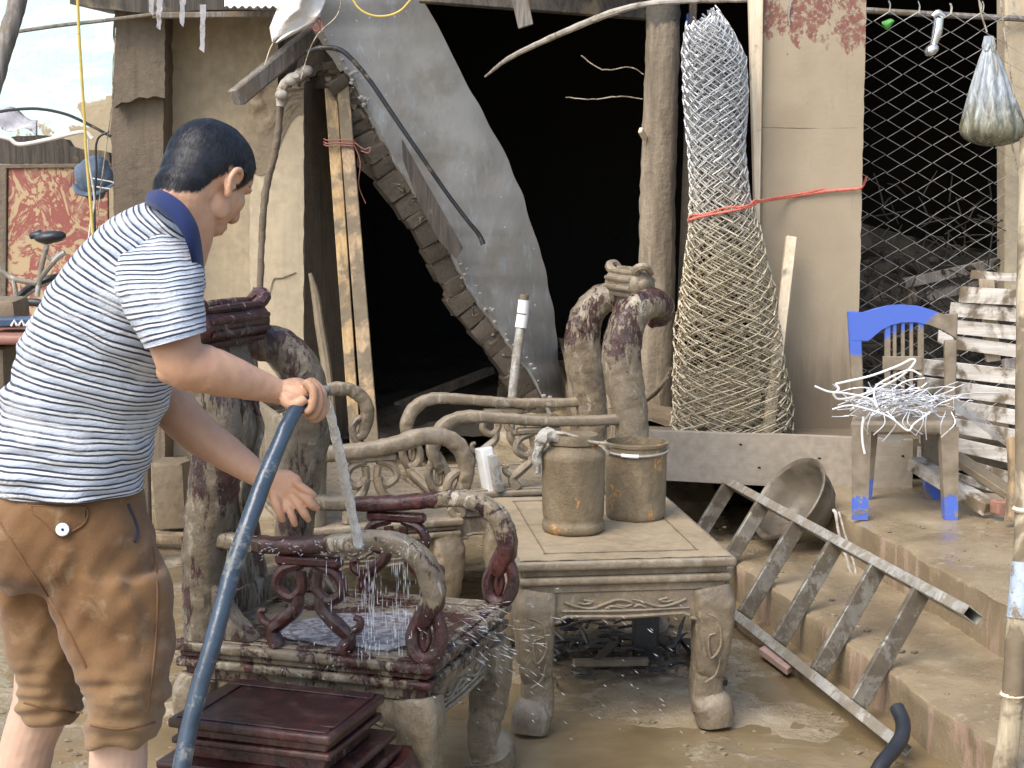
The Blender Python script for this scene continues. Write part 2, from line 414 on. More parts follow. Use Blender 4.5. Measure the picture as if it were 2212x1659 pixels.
# --- shallow water lying on the silt: three pools
m = NT('muddy_water')
w = m.noise(5, 4, .5, .6, m.mapping((1, 2.2, 1))); w2 = m.noise(26, 3, .5)
c = m.ramp(m.noise(2.2, 4), [(.35, (.15, .108, .055)), (.65, (.25, .19, .105))])
M['water'] = m.done(c, .07, m.bump(m.math('ADD', w, m.math('MULTIPLY', w2, .3)), .30, .012), spec=.5)
b = NB(); sheet(b, lambda u, v: Vector((-2.4 + 4.2 * u, 2.2 + 4.2 * v, -.0085)), 2, 2); struct('water', b, 'water', smooth=False)

# --- porch platform and step at the right
def edge_x(y, x0, y0, k): return x0 + (y - y0) * k
pa, pb = G(1802, 1098, .31), G(2189, 1310, .31); kp = (pb.x - pa.x) / (pb.y - pa.y)
sa, sb = G(1605, 1222, .14), G(2155, 1611, .14); ks = (sb.x - sa.x) / (sb.y - sa.y)
def slab(name, xe, y0, y1, ztop, mat, rough=.006, xfar=4.0, zbot=-.1):
    b = NB(); ny = int((y1 - y0) / .03); prof = [0, .004, .02, .05, .1, .2, .4, .8, 1.6, xfar]
    rows = []
    for j in range(ny + 1):
        y = y0 + (y1 - y0) * j / ny; x = xe(y) + .010 * noise.noise(Vector((0, y * 4, ztop))) + .007 * noise.noise(Vector((4, y * 17, ztop)))
        r = [b.verts.new((x - .004 + .012 * noise.noise(Vector((y * 6, zz * 8, 1))), y, zz)) for zz in (zbot, ztop * .35, ztop * .7, ztop - .014)]
        for p in prof:
            v = Vector((x + p, y, 0)); r.append(b.verts.new((x + p, y, ztop + (.0 if p > .004 else -.007) + rough * noise.fractal(v * 5, 1, 2, 3))))
        rows.append(r)
    for a, c2 in zip(rows, rows[1:]):
        for k in range(len(a) - 1): b.faces.new((a[k], c2[k], c2[k + 1], a[k + 1]))
    for r in (rows[0], rows[-1]):
        try: b.faces.new(r + [b.verts.new((r[-1].co.x, r[-1].co.y, zbot))])
        except Exception: pass
    return struct(name, b, mat, ang=60)
m = NT('muddy_tiles')
n1 = m.noise(2.2, 6, .6, .4); n2 = m.noise(22, 5, .65)
c = m.ramp(n1, [(.32, (.20, .15, .088)), (.52, (.285, .222, .135)), (.72, (.38, .31, .21))])
c = m.mix(m.sstep(n2, .55, .72), c, (.36, .31, .225))
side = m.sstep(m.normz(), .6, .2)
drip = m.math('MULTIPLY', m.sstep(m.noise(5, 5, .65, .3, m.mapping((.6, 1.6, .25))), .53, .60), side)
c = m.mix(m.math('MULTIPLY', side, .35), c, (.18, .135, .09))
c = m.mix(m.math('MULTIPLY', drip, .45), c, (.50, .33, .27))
c = m.mix(m.math('MULTIPLY', m.sstep(m.voro(38), .10, .04), m.sstep(n1, .45, .55)), c, (.12, .09, .06))
M['tiles'] = m.done(c, m.ramp(n1, [(.40, .16), (.64, .55)]), m.bump(m.math('ADD', n2, m.noise(90, 3)), .4, .005), spec=.45)
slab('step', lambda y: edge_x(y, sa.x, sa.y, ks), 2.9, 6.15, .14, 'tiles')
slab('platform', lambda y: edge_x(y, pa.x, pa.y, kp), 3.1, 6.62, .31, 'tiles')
# porch floor behind the long board (a real slab above a dark hollow)
b = NB(); box(b, (2.35, 8.1, .425), (4.1, 3.0, .15), .01)
struct('porch_floor', b, 'mud_dark', smooth=False)
b = NB(); sheet(b, lambda u, v: Vector((.28 + u * 1.4, 6.9 + v * 2.6, .505 + .25 * max(0, 1 - u * 1.5) * math.sin(v * 2.2) * .8 + .04 * fbm((u * 3, v * 3, 1), 1.5))), 40, 50)
struct('mud_bank', b, 'mud', ang=180)

# --- dark room behind: floor rubble, side and back walls, ceiling
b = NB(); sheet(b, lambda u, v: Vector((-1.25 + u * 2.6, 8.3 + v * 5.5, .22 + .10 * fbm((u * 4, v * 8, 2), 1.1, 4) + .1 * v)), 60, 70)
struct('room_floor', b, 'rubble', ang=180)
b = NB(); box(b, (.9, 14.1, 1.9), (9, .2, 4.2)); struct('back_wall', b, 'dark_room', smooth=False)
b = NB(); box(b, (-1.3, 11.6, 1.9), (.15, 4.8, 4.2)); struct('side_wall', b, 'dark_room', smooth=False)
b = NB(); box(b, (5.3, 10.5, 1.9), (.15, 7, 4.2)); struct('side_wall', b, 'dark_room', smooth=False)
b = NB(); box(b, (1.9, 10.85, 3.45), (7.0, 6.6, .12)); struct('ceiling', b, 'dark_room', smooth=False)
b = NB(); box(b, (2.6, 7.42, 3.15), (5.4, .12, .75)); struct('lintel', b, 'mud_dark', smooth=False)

# ============================================================ LEFT WALL, PILLAR, COLUMN
def flat_wall(name, poly, Y, thick, mat, seed=0, jag=.012, step=.05, label=None, cat=None, parent=None, relief=0):
    b = NB(); prism(b, rough_line(PX(poly, Y), step, jag, seed), (0, thick, 0))
    bmesh.ops.triangulate(b, faces=[f for f in b.faces if len(f.verts) > 4])
    if cat: return solo(name, b, mat, label, cat, smooth=False)
    return obj(name, b, mat, parent, smooth=False, label=label)
m = NT('cyan_wall')
n1 = m.noise(2.6, 7, .62, .3); hgt = m.xyz(2, m.world())
e = m.math('ADD', m.math('ADD', m.sstep(hgt, 1.7, 2.9), m.math('MULTIPLY', n1, 1.3)), m.math('MULTIPLY', m.xyz(0, m.world()), -.55))
mk = m.sstep(e, 2.40, 2.43)
wash = m.noise(3, 5, .6, 0, m.mapping((1, 1, 3)))
cy = m.mix(m.sstep(wash, .45, .62), (.56, .76, .73), (.70, .84, .81))
md = m.ramp(m.noise(4, 5), [(.3, (.36, .295, .19)), (.7, (.45, .37, .24))])
M['cyan'] = m.done(m.mix(mk, md, cy), .75, m.bump(m.math('ADD', m.math('MULTIPLY', mk, -.6), m.noise(30, 5)), .5, .01))
b = NB(); box(b, (-3.6, 9.65, 1.6), (3.4, .2, 4.2)); solo('painted_wall', b, 'cyan', 'far turquoise wall at the left, paint peeling above pale dried mud', 'wall', smooth=False)

flat_wall('house_wall', [(352, -60), (600, -60), (600, 330), (612, 700), (612, 1200), (352, 1200)], 8.5, .25, 'mud_wall', 1, .004, .2, 'pale mud coated house wall behind the man\'s head', 'wall')
# brown column with a torn upper casing
t = thing('wall_column', 'dark brown mud-caked column left of the pale house wall with ragged casing edge', 'column', P(300, 1140, 8.25))
flat_wall('shaft', [(250, -60), (353, -60), (354, 1200), (247, 1200), (236, 800), (247, 500), (240, 300)], 8.28, .3, 'mud_column', 2, .012, .04, parent=t)
flat_wall('casing', [(247, -60), (356, -60), (356, 212), (330, 209), (318, 212), (300, 210), (280, 220), (262, 222), (246, 232), (249, 120)], 8.20, .07, 'mud_column', 5, .008, .02, parent=t)
# broken pillar: lit front and shaded side put into two mud colours, crumbled top
t = thing('broken_pillar', 'broken plastered pillar with crumbling top beside the two leaning planks', 'pillar', P(640, 1080, 8.0))
b = NB()
fr = [(540, 225), (548, 200), (565, 190), (600, 186), (640, 182), (658, 195)]
prism(b, rough_line(PX([(540, 1160), (540, 225), (548, 203), (566, 192), (600, 190), (640, 187), (656, 198), (656, 1160)], 8.0), .04, .007, 4), (.0, .22, 0)); bmesh.ops.triangulate(b, faces=[f for f in b.faces if len(f.verts) > 4])
obj('front_face', b, 'mud_wall', t, smooth=False)
b = NB(); q = [P(657, 1160, 8.0), P(657, 180, 8.0), P(680, 150, 8.15), P(745, 165, 8.5), P(752, 1160, 8.6)]
prism(b, q, (-.08, .12, 0)); obj('side_face', b, 'mud_column', t, smooth=False)
b = NB(); sheet(b, lambda u, v: P(548 + 108 * u - 30 * v * (1 - u), 190 + 165 * v * (.75 + .4 * math.sin(u * 5)), 8.0 - .004 - .022 * max(0, fbm((u * 3, v * 4, 0), 1.3) + .15) * (1 - v)), 26, 36)
obj('torn_render', b, 'mud', t, ang=180)
# cracks: slightly raised slivers, the shade of a recessed gap put into their colour
for pts in ([(548, 620), (541, 648), (545, 670), (538, 700)], [(640, 588), (610, 600), (590, 605), (582, 640)]):
    b = NB(); tube(b, [P(x, y, 7.996) for x, y in pts], [.003, .004, .001], 5, 4, jit=.004); obj('crack', b, 'mud_dark', t)

# --- leaning planks in front of the pillar
def plank(name, px, Y0, Y1, thick, mat, label=None, cat=None, group=None, parent=None, bev=.003):
    """px: four corners top-left, top-right, bottom-right, bottom-left; Y0 at the top, Y1 at the bottom"""
    a = [P(*px[0], Y0), P(*px[1], Y0), P(*px[2], Y1), P(*px[3], Y1)]
    nrm = (a[1] - a[0]).cross(a[3] - a[0]).normalized();
    if nrm.y < 0: nrm = -nrm
    b = NB(); prism(b, a, nrm * thick, bev)
    if cat: return solo(name, b, mat, label, cat, group, smooth=False)
    return obj(name, b, mat, parent, smooth=False, label=label)
plank('plank', [(701, 190), (727, 190), (780, 978), (757, 978)], 7.9, 7.5, .03, 'pine', 'yellow raw pine plank leaning on the pillar, left of the pair', 'plank', 'planks leaning on the broken pillar')
plank('plank', [(727, 180), (753, 180), (820, 978), (787, 978)], 7.88, 7.46, .03, 'pine_mud', 'brown muddy pine plank leaning on the pillar, right of the pair', 'plank', 'planks leaning on the broken pillar')
b = NB()
for dy in (0, 7, 12): tube(b, [P(700, 300 + dy, 7.84), P(708, 303 + dy, 7.80), P(735, 302 + dy, 7.795), P(764, 304 + dy, 7.795), P(768, 306 + dy, 7.85)], .004, 6, 5)
tube(b, [P(764, 306, 7.8), P(786, 322, 7.78), P(800, 318, 7.77), P(796, 330, 7.77), P(780, 326, 7.78)], .003, 5, 5)
tube(b, [P(764, 310, 7.8), P(778, 350, 7.8), P(775, 400, 7.8), P(790, 440, 7.8)], .0025, 5, 5)
M['red_tie'] = plain('faded_red_tie', (.28, .10, .075), .7, mud=.35)
solo('tie_string', b, 'red_tie', 'faded red string tied round the two leaning planks', 'string')

# --- fallen brick wall (plaster face + edge of bricks)
def PY(pts): return [P(x, y, Y) for x, y, Y in pts]
def slabY(y): return 7.75 + .55 * min(1, max(0, y / 850))
edgeL = [(690, -40), (692, 60), (722, 108), (764, 167), (798, 236), (830, 299), (861, 361), (892, 405), (923, 451), (951, 500), (978, 548), (1023, 635), (1075, 701), (1109, 753), (1148, 806), (1172, 854), (1196, 905)]
edgeR = [(880, -40), (913, 0), (944, 52), (970, 104), (1015, 194), (1059, 271), (1100, 350), (1125, 413), (1153, 500), (1177, 576), (1194, 660), (1206, 760), (1222, 905)]
t = thing('fallen_brick_wall', 'collapsed grey plastered brick wall leaning across the dark doorway', 'wall', P(1190, 905, 8.3))
b = NB(); N = 60
def along(e, u):
    f = u * (len(e) - 1); k = min(int(f), len(e) - 2); w = f - k
    return (e[k][0] * (1 - w) + e[k + 1][0] * w, e[k][1] * (1 - w) + e[k + 1][1] * w)
def by_y(e, y):
    for (x0, y0), (x1, y1) in zip(e, e[1:]):
        if y0 <= y <= y1: return x0 + (x1 - x0) * (y - y0) / max(1e-6, y1 - y0)
    return e[-1][0]
def face(u, v):
    y = -40 + 945 * v; xl = by_y(edgeL, y) + 5 * noise.noise(Vector((y * .03, 0, 0))) + 4 * noise.noise(Vector((y * .11, 3, 0))); xr = by_y(edgeR, y) + 4 * noise.noise(Vector((y * .02, 7, 0)))
    return P(xl + (xr - xl) * u, y, slabY(y) + .42 * u + .008 * noise.noise(Vector((u * 3, v * 6, 0))))
sheet(b, face, 30, 90)
th = Vector((-.10, .12, -.05))
geo = bmesh.ops.extrude_face_region(b, geom=b.faces[:]); bmesh.ops.translate(b, vec=th * .35, verts=[v for v in geo['geom'] if isinstance(v, bmesh.types.BMVert)])
m = NT('grey_plaster')
n1 = m.noise(1.6, 6, .6, .5, m.mapping((1, 1, .5))); n2 = m.noise(10, 6, .65, .3, m.mapping((2, 1, .6), (0, R(-25), 0)))
c = m.ramp(n1, [(.30, (.20, .19, .17)), (.48, (.32, .31, .285)), (.68, (.45, .455, .435))])
c = m.mix(m.math('MULTIPLY', m.sstep(n2, .52, .70), .8), c, (.40, .43, .44))
c = m.mix(m.math('MULTIPLY', m.sstep(m.noise(2.3, 5, .6), .50, .72), .7), c, (.23, .205, .155))
chip = m.math('MULTIPLY', m.sstep(m.voro(13), .10, .06), m.sstep(m.noise(4), .45, .55))
c = m.mix(chip, c, (.62, .60, .55))
M['plaster'] = m.done(c, .72, m.bump(m.math('ADD', m.noise(40, 5), m.math('MULTIPLY', n2, .5)), .35, .005))
obj('plaster_face', b, 'plaster', t, ang=50)
# bricks along the broken edge
random.seed(31); cuts = [150.0]
while cuts[-1] < 880: cuts.append(cuts[-1] + random.choice([26, 34, 40, 46]) + random.uniform(-4, 4))
for y0, y1 in zip(cuts, cuts[1:]):
    a = P(by_y(edgeL, y0), y0, slabY(y0) + .02) + th * .35; c2 = P(by_y(edgeL, y1), y1, slabY(y1) + .02) + th * .35
    d = (c2 - a); nrm = Vector((-.85, -.25, -.55)).normalized(); nrm = (nrm - d.normalized() * nrm.dot(d.normalized())).normalized()
    w = .118 + random.uniform(-.012, .012); s = d.normalized().cross(nrm).normalized()
    mid = (a + c2) / 2 + nrm * (w / 2 - .01 + random.uniform(-.008, .008))
    rot = Matrix((nrm, d.normalized(), s)).transposed()
    b = NB(); box(b, mid + s * random.uniform(-.006, .006), (w, d.length * .985, .11 + random.uniform(-.02, .01)), .010, rot, 2, .008); obj('brick', b, 'brick', t, smooth=True, ang=60)
b = NB(); pts = [P(by_y(edgeL, y) - 26, y + 10, slabY(y) + .07) for y in range(150, 890, 25)]; tube(b, pts, .056, 12, 4, jit=.045); obj('mortar', b, 'mud_dark', t)
# crumbling rubble lump at the head of the slab and light debris on its edge
b = NB()
for i in range(60):
    u = random.random(); y = random.choice([random.uniform(60, 260), random.uniform(560, 880)]); p = P(by_y(edgeL, y) + random.uniform(-14, 16), y, slabY(y) - .01)
    r = random.uniform(.004, .016); ell(b, p, (r, r * .8, r * .7), Matrix.Rotation(random.random() * 6, 3, 'X'), 1)
obj('rubble', b, 'plaster', t, smooth=False, kind='stuff')
b = NB(); prism(b, PX([(868, 300), (1000, 535), (985, 560), (948, 520), (905, 440), (870, 345)], 7.9), (0, .02, 0)); obj('dark_gap_sheet', b, 'dark_wood', t, smooth=False)  # solid dark sheet over the slab, drawn as a gap by its colour
# brick stump under the slab's head
t = thing('brick_stump', 'mud-caked brick stump on top of the pillar under the fallen wall', 'rubble', P(720, 190, 8.1))
b = NB(); prism(b, rough_line(PX([(655, 190), (640, 150), (650, 100), (700, 60), (730, 110), (772, 190), (790, 300), (820, 400), (770, 360), (762, 190)], 8.15), .03, .014, 8), (.03, .18, 0)); bmesh.ops.triangulate(b, faces=[f for f in b.faces if len(f.verts) > 4])
obj('core', b, 'brick', t, smooth=False)
for i in range(9):
    b = NB(); box(b, P(655 + 14 * i, 172 - 10 * math.sin(i * .5) * 3, 8.06), (.07, .05, .045), .008, Matrix.Rotation(random.uniform(-.5, .5), 3, 'Y'), 2, .005); obj('brick', b, 'brick', t, ang=60)

# --- wooden roof beam end, white cloth, eave boards
b = NB(); beam(b, P(508, 212, 7.7), P(690, 62, 8.1), .075, .085, .008, jit=.004); solo('roof_beam', b, 'grey_wood', 'weathered grey roof beam with sawn end jutting out over the pillar', 'beam', smooth=False)
M['white_cloth'] = plain('white_cloth', (.80, .76, .70), .8, 0, .1, 5, .4, mud=.22, mudcol=(.40, .33, .24), bd=.01)
b = NB()
def clothf(u, v):
    L = [(615, -60), (598, 20), (582, 60), (588, 92)]; Rr = [(720, -60), (700, 10), (680, 50), (600, 92)]
    a = along(L, v); c2 = along(Rr, v); x = a[0] + (c2[0] - a[0]) * u; y = a[1] + (c2[1] - a[1]) * u
    return P(x, y, 7.62 + .04 * math.sin(u * 9 + v * 4) + .05 * fbm((u * 2, v * 3, 0), 1.2) - .08 * math.sin(u * 3.14))
sheet(b, clothf, 24, 30); g2 = bmesh.ops.extrude_face_region(b, geom=b.faces[:]); bmesh.ops.translate(b, vec=(0, .015, 0), verts=[v for v in g2['geom'] if isinstance(v, bmesh.types.BMVert)])
solo('white_cloth', b, 'white_cloth', 'white muddy cloth draped over the beam end at the top', 'cloth', ang=180)
b = NB(); tube(b, [P(672, 40, 7.6), P(680, 66, 7.58), P(690, 62, 7.58), P(684, 40, 7.58), P(694, 45, 7.58), P(698, 70, 7.57)], .006, 6, 5); solo('red_strap', b, 'red_tie', 'short faded red strap dangling beside the white cloth', 'strap')
t = thing('eave', 'dark timber eave with pale sheet edge above the mud-coated wall', 'eave', P(400, 20, 8.0))
b = NB(); prism(b, rough_line(PX([(150, -50), (620, -50), (620, 22), (480, 20), (340, 30), (200, 16), (150, 8)], 8.05), .06, .006, 2), (0, .8, .05)); bmesh.ops.triangulate(b, faces=[f for f in b.faces if len(f.verts) > 4]); obj('fascia', b, 'dark_wood', t, smooth=False)
b = NB(); beam(b, P(330, 34, 7.95), P(640, 30, 7.95), .03, .03, .004); obj('rafter', b, 'grey_wood', t, smooth=False)
b = NB(); sheet(b, lambda u, v: P(485 + 160 * u, -40 + 55 * v, 7.9 - .2 * v) + Vector((0, 0, .006 * math.sin(u * 60))), 160, 6); g2 = bmesh.ops.extrude_face_region(b, geom=b.faces[:]); bmesh.ops.translate(b, vec=(0, .005, .006), verts=[v for v in g2['geom'] if isinstance(v, bmesh.types.BMVert)])
obj('roof_sheet', b, 'white_cloth', t)
M['rag'] = plain('grey_rag', (.33, .32, .33), .8, 0, .3, 14, .3, mud=.3)
for x, y0, y1 in ((322, -10, 34), (388, -5, 58), (432, 10, 114), (338, -10, 66)):
    b = NB(); a = rough_line([P(x, y0, 7.8), P(x + 13, y0, 7.8), P(x + 9, y1, 7.8), P(x, y1 - 8, 7.8)], .02, .008, x); prism(b, a, (0, .008, 0)); bmesh.ops.triangulate(b, faces=[f for f in b.faces if len(f.verts) > 4]); obj('torn_strip', b, 'rag', t, smooth=False)
# upper planks hanging in the dark opening
plank('hanging_plank', [(1092, -60), (1130, -60), (1152, 52), (1120, 62)], 7.5, 7.5, .03, 'grey_wood', 'short grey plank hanging down in the dark opening at the top', 'plank')
plank('ceiling_board', [(900, -60), (1400, -60), (1400, 40), (905, 2)], 7.9, 7.85, .03, 'dark_wood', 'dark soffit board along the top of the black opening', 'board')
# ============================================================ RIGHT SIDE
# --- mud-coated pier with peeling brown paint
t = thing('plastered_pier', 'wide pale brown pier with peeling maroon paint at its top', 'pier', P(1755, 940, 6.85))
m = NT('pier_paint')
z = m.xyz(2, m.world()); n1 = m.noise(9, 7, .72, .2, m.mapping((1.2, 1, .8))); n0 = m.noise(2.2, 4)
e = m.math('ADD', n1, m.math('MULTIPLY', m.sstep(z, 1.98, 2.32), .42))
mk = m.math('MULTIPLY', m.sstep(e, .84, .90), m.sstep(m.noise(34, 6, .75), .40, .52))
base = m.ramp(m.noise(3, 5, .6, .3), [(.3, (.30, .24, .158)), (.7, (.37, .305, .21))])
st = m.math('MULTIPLY', m.sstep(m.noise(3.2, 5, .6, .2, m.mapping((7, 1, .55))), .60, .74), .6)
base = m.mix(st, base, (.25, .205, .135))
low = m.math('MULTIPLY', m.sstep(m.math('ADD', z, m.math('MULTIPLY', m.noise(5, 5, .6, 0, m.mapping((4, 1, .5))), .5)), 1.25, .85), .85)
base = m.mix(low, base, (.13, .10, .068))
base = m.mix(m.math('MULTIPLY', m.sstep(m.voro(11), .06, .03), m.sstep(n0, .5, .58)), base, (.14, .11, .08))
c = m.mix(mk, base, m.mix(m.noise(20, 3), (.15, .055, .04), (.24, .10, .075)))
M['pier'] = m.done(c, .75, m.bump(m.math('ADD', m.math('MULTIPLY', mk, -.5), m.math('MULTIPLY', m.noise(40, 5), .5)), .45, .006))
b = NB(); pr = [P(1651, -60, 6.85), P(1873, -60, 6.85), P(1848, 1010, 6.85), P(1643, 1010, 6.85)]
def pierf(u, v):
    a = pr[0].lerp(pr[3], v); c2 = pr[1].lerp(pr[2], v); p = a.lerp(c2, u)
    if u < .001 or u > .999: p += Vector((.004 * noise.noise(p * 20), 0, 0))
    return p + Vector((0, .004 * fbm(p, 3), 0))
sheet(b, pierf, 24, 90); g2 = bmesh.ops.extrude_face_region(b, geom=b.faces[:]); bmesh.ops.translate(b, vec=(0, .24, 0), verts=[v for v in g2['geom'] if isinstance(v, bmesh.types.BMVert)])
obj('shaft', b, 'pier', t, ang=45)
for yy in (275, 585, 690):     # faint joints of the render
    b = NB(); tube(b, [P(1646, yy * 0 + yy, 6.852), P(1755, yy + 2, 6.853), P(1856, yy + 1, 6.852)], .0022, 4, 4); obj('joint', b, 'mud_dark', t)
plank('door_jamb', [(1617, -60), (1650, -60), (1641, 505), (1632, 505)], 6.80, 6.78, .05, 'pale_wood', 'pale clean wooden jamb strip along the left edge of the pier', 'jamb')
plank('leaning_batten', [(1700, 508), (1722, 512), (1672, 940), (1648, 936)], 6.72, 6.52, .035, 'pale_wood', 'short pale batten leaning against the pier beside the mesh roll', 'batten')
b = NB(); tube(b, [P(1710, 0, 6.84), P(1704, 30, 6.84), P(1706, 55, 6.84)], .003, 5, 4); solo('thin_wire', b, 'steel', 'short thin wire stuck to the top of the pier', 'wire')
# --- timber post
b = NB(); path = [P(1434, -60, 7.4), P(1432, 60, 7.4), P(1428, 200, 7.4), P(1424, 320, 7.41), P(1420, 450, 7.4), P(1419, 600, 7.4), P(1416, 760, 7.4), P(1412, 880, 7.4)]
tube(b, path, [.078, .080, .082, .084, .086, .089, .088, .085], 22, 8, jit=.008)
m = NT('post_bark')
z = m.xyz(2, m.world()); g1 = m.noise(4, 6, .65, .3, m.mapping((5, 5, .7)))
c = m.ramp(g1, [(.3, (.12, .095, .065)), (.5, (.20, .16, .11)), (.7, (.31, .255, .18))])
dk = m.math('ADD', m.sstep(z, 2.15, 2.5), m.math('MULTIPLY', m.noise(12, 6, .7), .9)); c = m.mix(m.sstep(dk, .98, 1.12), c, (.075, .065, .05))
M['post'] = m.done(c, .8, m.bump(m.math('ADD', g1, m.noise(40, 4)), .6, .01))
solo('timber_post', b, 'post', 'round mud-coated timber post left of the wire mesh roll', 'post')
b = NB(); beam(b, P(1500, -60, 7.6), P(1462, 900, 7.5), .035, .04, .004); solo('thin_stake', b, 'mud_column', 'thin dark stake standing between the timber post and the mesh roll', 'stake', smooth=False)
M['blue_plastic'] = plain('blue_plastic', (.05, .13, .50), .38, 0, .08, 6, .05, mud=.0)
b = NB(); beam(b, P(1490, 30, 7.65), P(1480, 490, 7.62), .03, .03, .003); solo('blue_pipe', b, 'blue_plastic', 'narrow blue pipe half hidden behind the mesh roll', 'pipe')
b = NB(); tube(b, [P(1048, 165, 7.9), P(1110, 120, 7.6), P(1240, 60, 7.3), P(1330, 25, 7.15), P(1400, 8, 7.1), P(1500, 2, 7.1), P(1620, 0, 7.1)], [.006, .013, .016, .016, .013, .012, .012], 8, 8, jit=.003)
M['pipe_mud'] = plain('muddy_pipe', (.34, .31, .26), .6, 0, .3, 24, .4, mud=.4)
solo('bent_conduit', b, 'pipe_mud', 'bent pale conduit reaching from the post into the dark opening', 'pipe')
for k, pts in enumerate(([(1222, 210), (1280, 214), (1340, 208), (1388, 214)], [(1256, 120), (1300, 150), (1360, 145), (1390, 160)])):
    b = NB(); tube(b, [P(x, y, 7.5) for x, y in pts], .003, 5, 6, jit=.004)
    solo('loose_wire', b, 'steel_mud', ['thin loose wire sagging in the black opening left of the post', 'lighter loose wire curling near the top of the black opening'][k], 'wire')
b = NB(); beam(b, P(1383, 280, 7.3), P(1394, 300, 7.35), .02, .03, .004); solo('peg', b, 'pale_wood', 'small wooden peg nailed to the left side of the timber post', 'peg', smooth=False)

# --- chain link
def zig(bm, fpos, n, r, s):
    """flat zigzag wire: fpos(i)-> point"""
    tube(bm, [fpos(i) for i in range(n)], r, s, 0, cap=False)
t = thing('chain_link_fence', 'chain link fence stretched across the dark bay right of the pier', 'fence', P(2010, 700, 7.25))
b = NB(); pitch = .0365
x0 = P(1866, 300, 7.25).x; nx = 20; top = P(1900, 22, 7.25).z; ntot = 54
for i in range(nx + 1):
    def fp(k, i=i):
        s = ((k + i) % 2); x = x0 + i * pitch * 2 + (pitch if s else -pitch) * .97
        z = top - k * pitch * 1.12; sag = .012 * math.sin(z * 5 + i) + (0.02 * math.sin(x * 3) * (1 if k < 4 else .6))
        return Vector((x + .010 * noise.noise(Vector((i * .4, k * .3, 0))) + .012 * (k - 25) / 25, 7.25 + (.0045 if s else -.0045) + .02 * noise.noise(Vector((x * 2, z * 2, 0))), z - .02 * (i / nx) * 2 + sag * .5))
    zig(b, fp, ntot, .0026, 5)
    p = fp(0); tube(b, [p, p + Vector((.004, 0, .03)), p + Vector((-.004, 0, .05))], .0026, 5, 3)
obj('wire_mesh', b, 'steel', t, kind='stuff')
b = NB(); tube(b, [P(1868, 22, 7.3), P(2000, 30, 7.3), P(2230, 42, 7.3)], .014, 8, 4, jit=.002); obj('top_rail', b, 'grey_wood', t)
b = NB(); beam(b, P(2192, -60, 7.4), P(2190, 640, 7.4), .13, .13, .008, jit=.004); solo('fence_post', b, 'mud_wall', 'square mud-coated post at the right end of the chain link fence', 'post', smooth=False)
# debris heap behind the fence
b = NB(); random.seed(11)
sheet(b, lambda u, v: P(1855 + 420 * u, 480 + 380 * v + 60 * math.sin(u * 2), 7.75 + .9 * (1 - v) + .22 * fbm((u * 4, v * 4, 5), 1.2, 4)), 60, 60)
struct('rubble_bank', b, 'rubble', ang=180)
b = NB()
for i in range(230):
    p = P(random.uniform(1868, 2170), 400 + 440 * random.random() ** .7, random.uniform(7.35, 7.75)); d = Vector((random.uniform(-1, 1), random.uniform(-.3, .3), random.uniform(-.6, .9))).normalized() * random.uniform(.05, .22)
    tube(b, [p, p + d * .5 + Vector((0, 0, random.uniform(-.02, .02))), p + d], [.004, .004, .002], 4, 2)
for i in range(70):
    p = P(random.uniform(1868, 2170), random.uniform(560, 760), random.uniform(7.4, 7.6)); r = random.uniform(.01, .035); ell(b, p, (r, r * .7, r * .6), Matrix.Rotation(random.random() * 6, 3, 'Y'), 1)
solo('twig_debris', b, 'rubble', 'tangle of muddy twigs and clods heaped behind the fence', 'debris', smooth=False, kind='stuff')
for k, (a, c2) in enumerate((((1950, 612), (2195, 560)), ((1965, 600), (1968, 700)), ((2000, 640), (2180, 600)))):
    b = NB(); beam(b, P(*a, 7.5 + .02 * k), P(*c2, 7.5 + .02 * k), .05, .05, .006, jit=.006)
    solo('broken_timber', b, 'grey_wood' if k != 1 else 'mud_column', ['long dark timber sloping behind the lower fence', 'short upright timber behind the fence above the blue chair', 'lower dark timber lying behind the fence'][k], 'timber', smooth=False)

# --- roll of chain link standing by the post, tied with red rope
t = thing('mesh_roll', 'tall rolled up chain link mesh, muddy below, tied with red rope', 'wire roll', P(1575, 935, 6.65))
def roll_xy(y):   # centre px, half width px of the roll by image height
    tab = [(10, 1515, 30), (60, 1530, 50), (120, 1542, 66), (200, 1546, 70), (330, 1548, 62), (430, 1556, 64), (500, 1566, 78), (600, 1570, 98), (700, 1573, 112), (800, 1577, 126), (870, 1580, 132), (940, 1582, 134)]
    for a, c2 in zip(tab, tab[1:]):
        if a[0] <= y <= c2[0]:
            w = (y - a[0]) / (c2[0] - a[0]); return a[1] + (c2[1] - a[1]) * w, a[2] + (c2[2] - a[2]) * w
    return tab[-1][1:]
def roll_wires(sc, ncol, y0, y1, dy, ph, r, seed, taper=0):
    b = NB()
    for i in range(ncol):
        a0 = 2 * math.pi * i / ncol + ph; pts = []; k = 0
        ys0 = y0 + 22 * noise.noise(Vector((i * .9, seed, 0))) + (18 * (1 - math.cos(a0)) if y0 < 60 else 0)
        y = ys0
        while y < y1:
            cx, hw = roll_xy(max(10, y)); hw *= sc
            a = a0 + (.5 if (k + i) % 2 else -.5) * 2 * math.pi / ncol * 1.02 + .22 * math.sin(y * .009 + seed) + .13 * noise.noise(Vector((i * .8, y * .02, seed)))
            rad = hw * 6.65 / F; c0 = P(cx, y, 6.66)
            rr = rad * (1 + .09 * noise.noise(Vector((math.cos(a) * 2, math.sin(a) * 2, y * .012 + seed))))
            pts.append(c0 + Vector((math.cos(a) * rr, math.sin(a) * rr * .8, 0))); y += dy; k += 1
        if len(pts) > 2: tube(b, pts, r, 4, 0, cap=False)
    return b
m = NT('roll_wire'); z = m.xyz(2, m.world()); lo = m.sstep(m.math('ADD', z, m.math('MULTIPLY', m.noise(8), .3)), 2.05, 1.35)
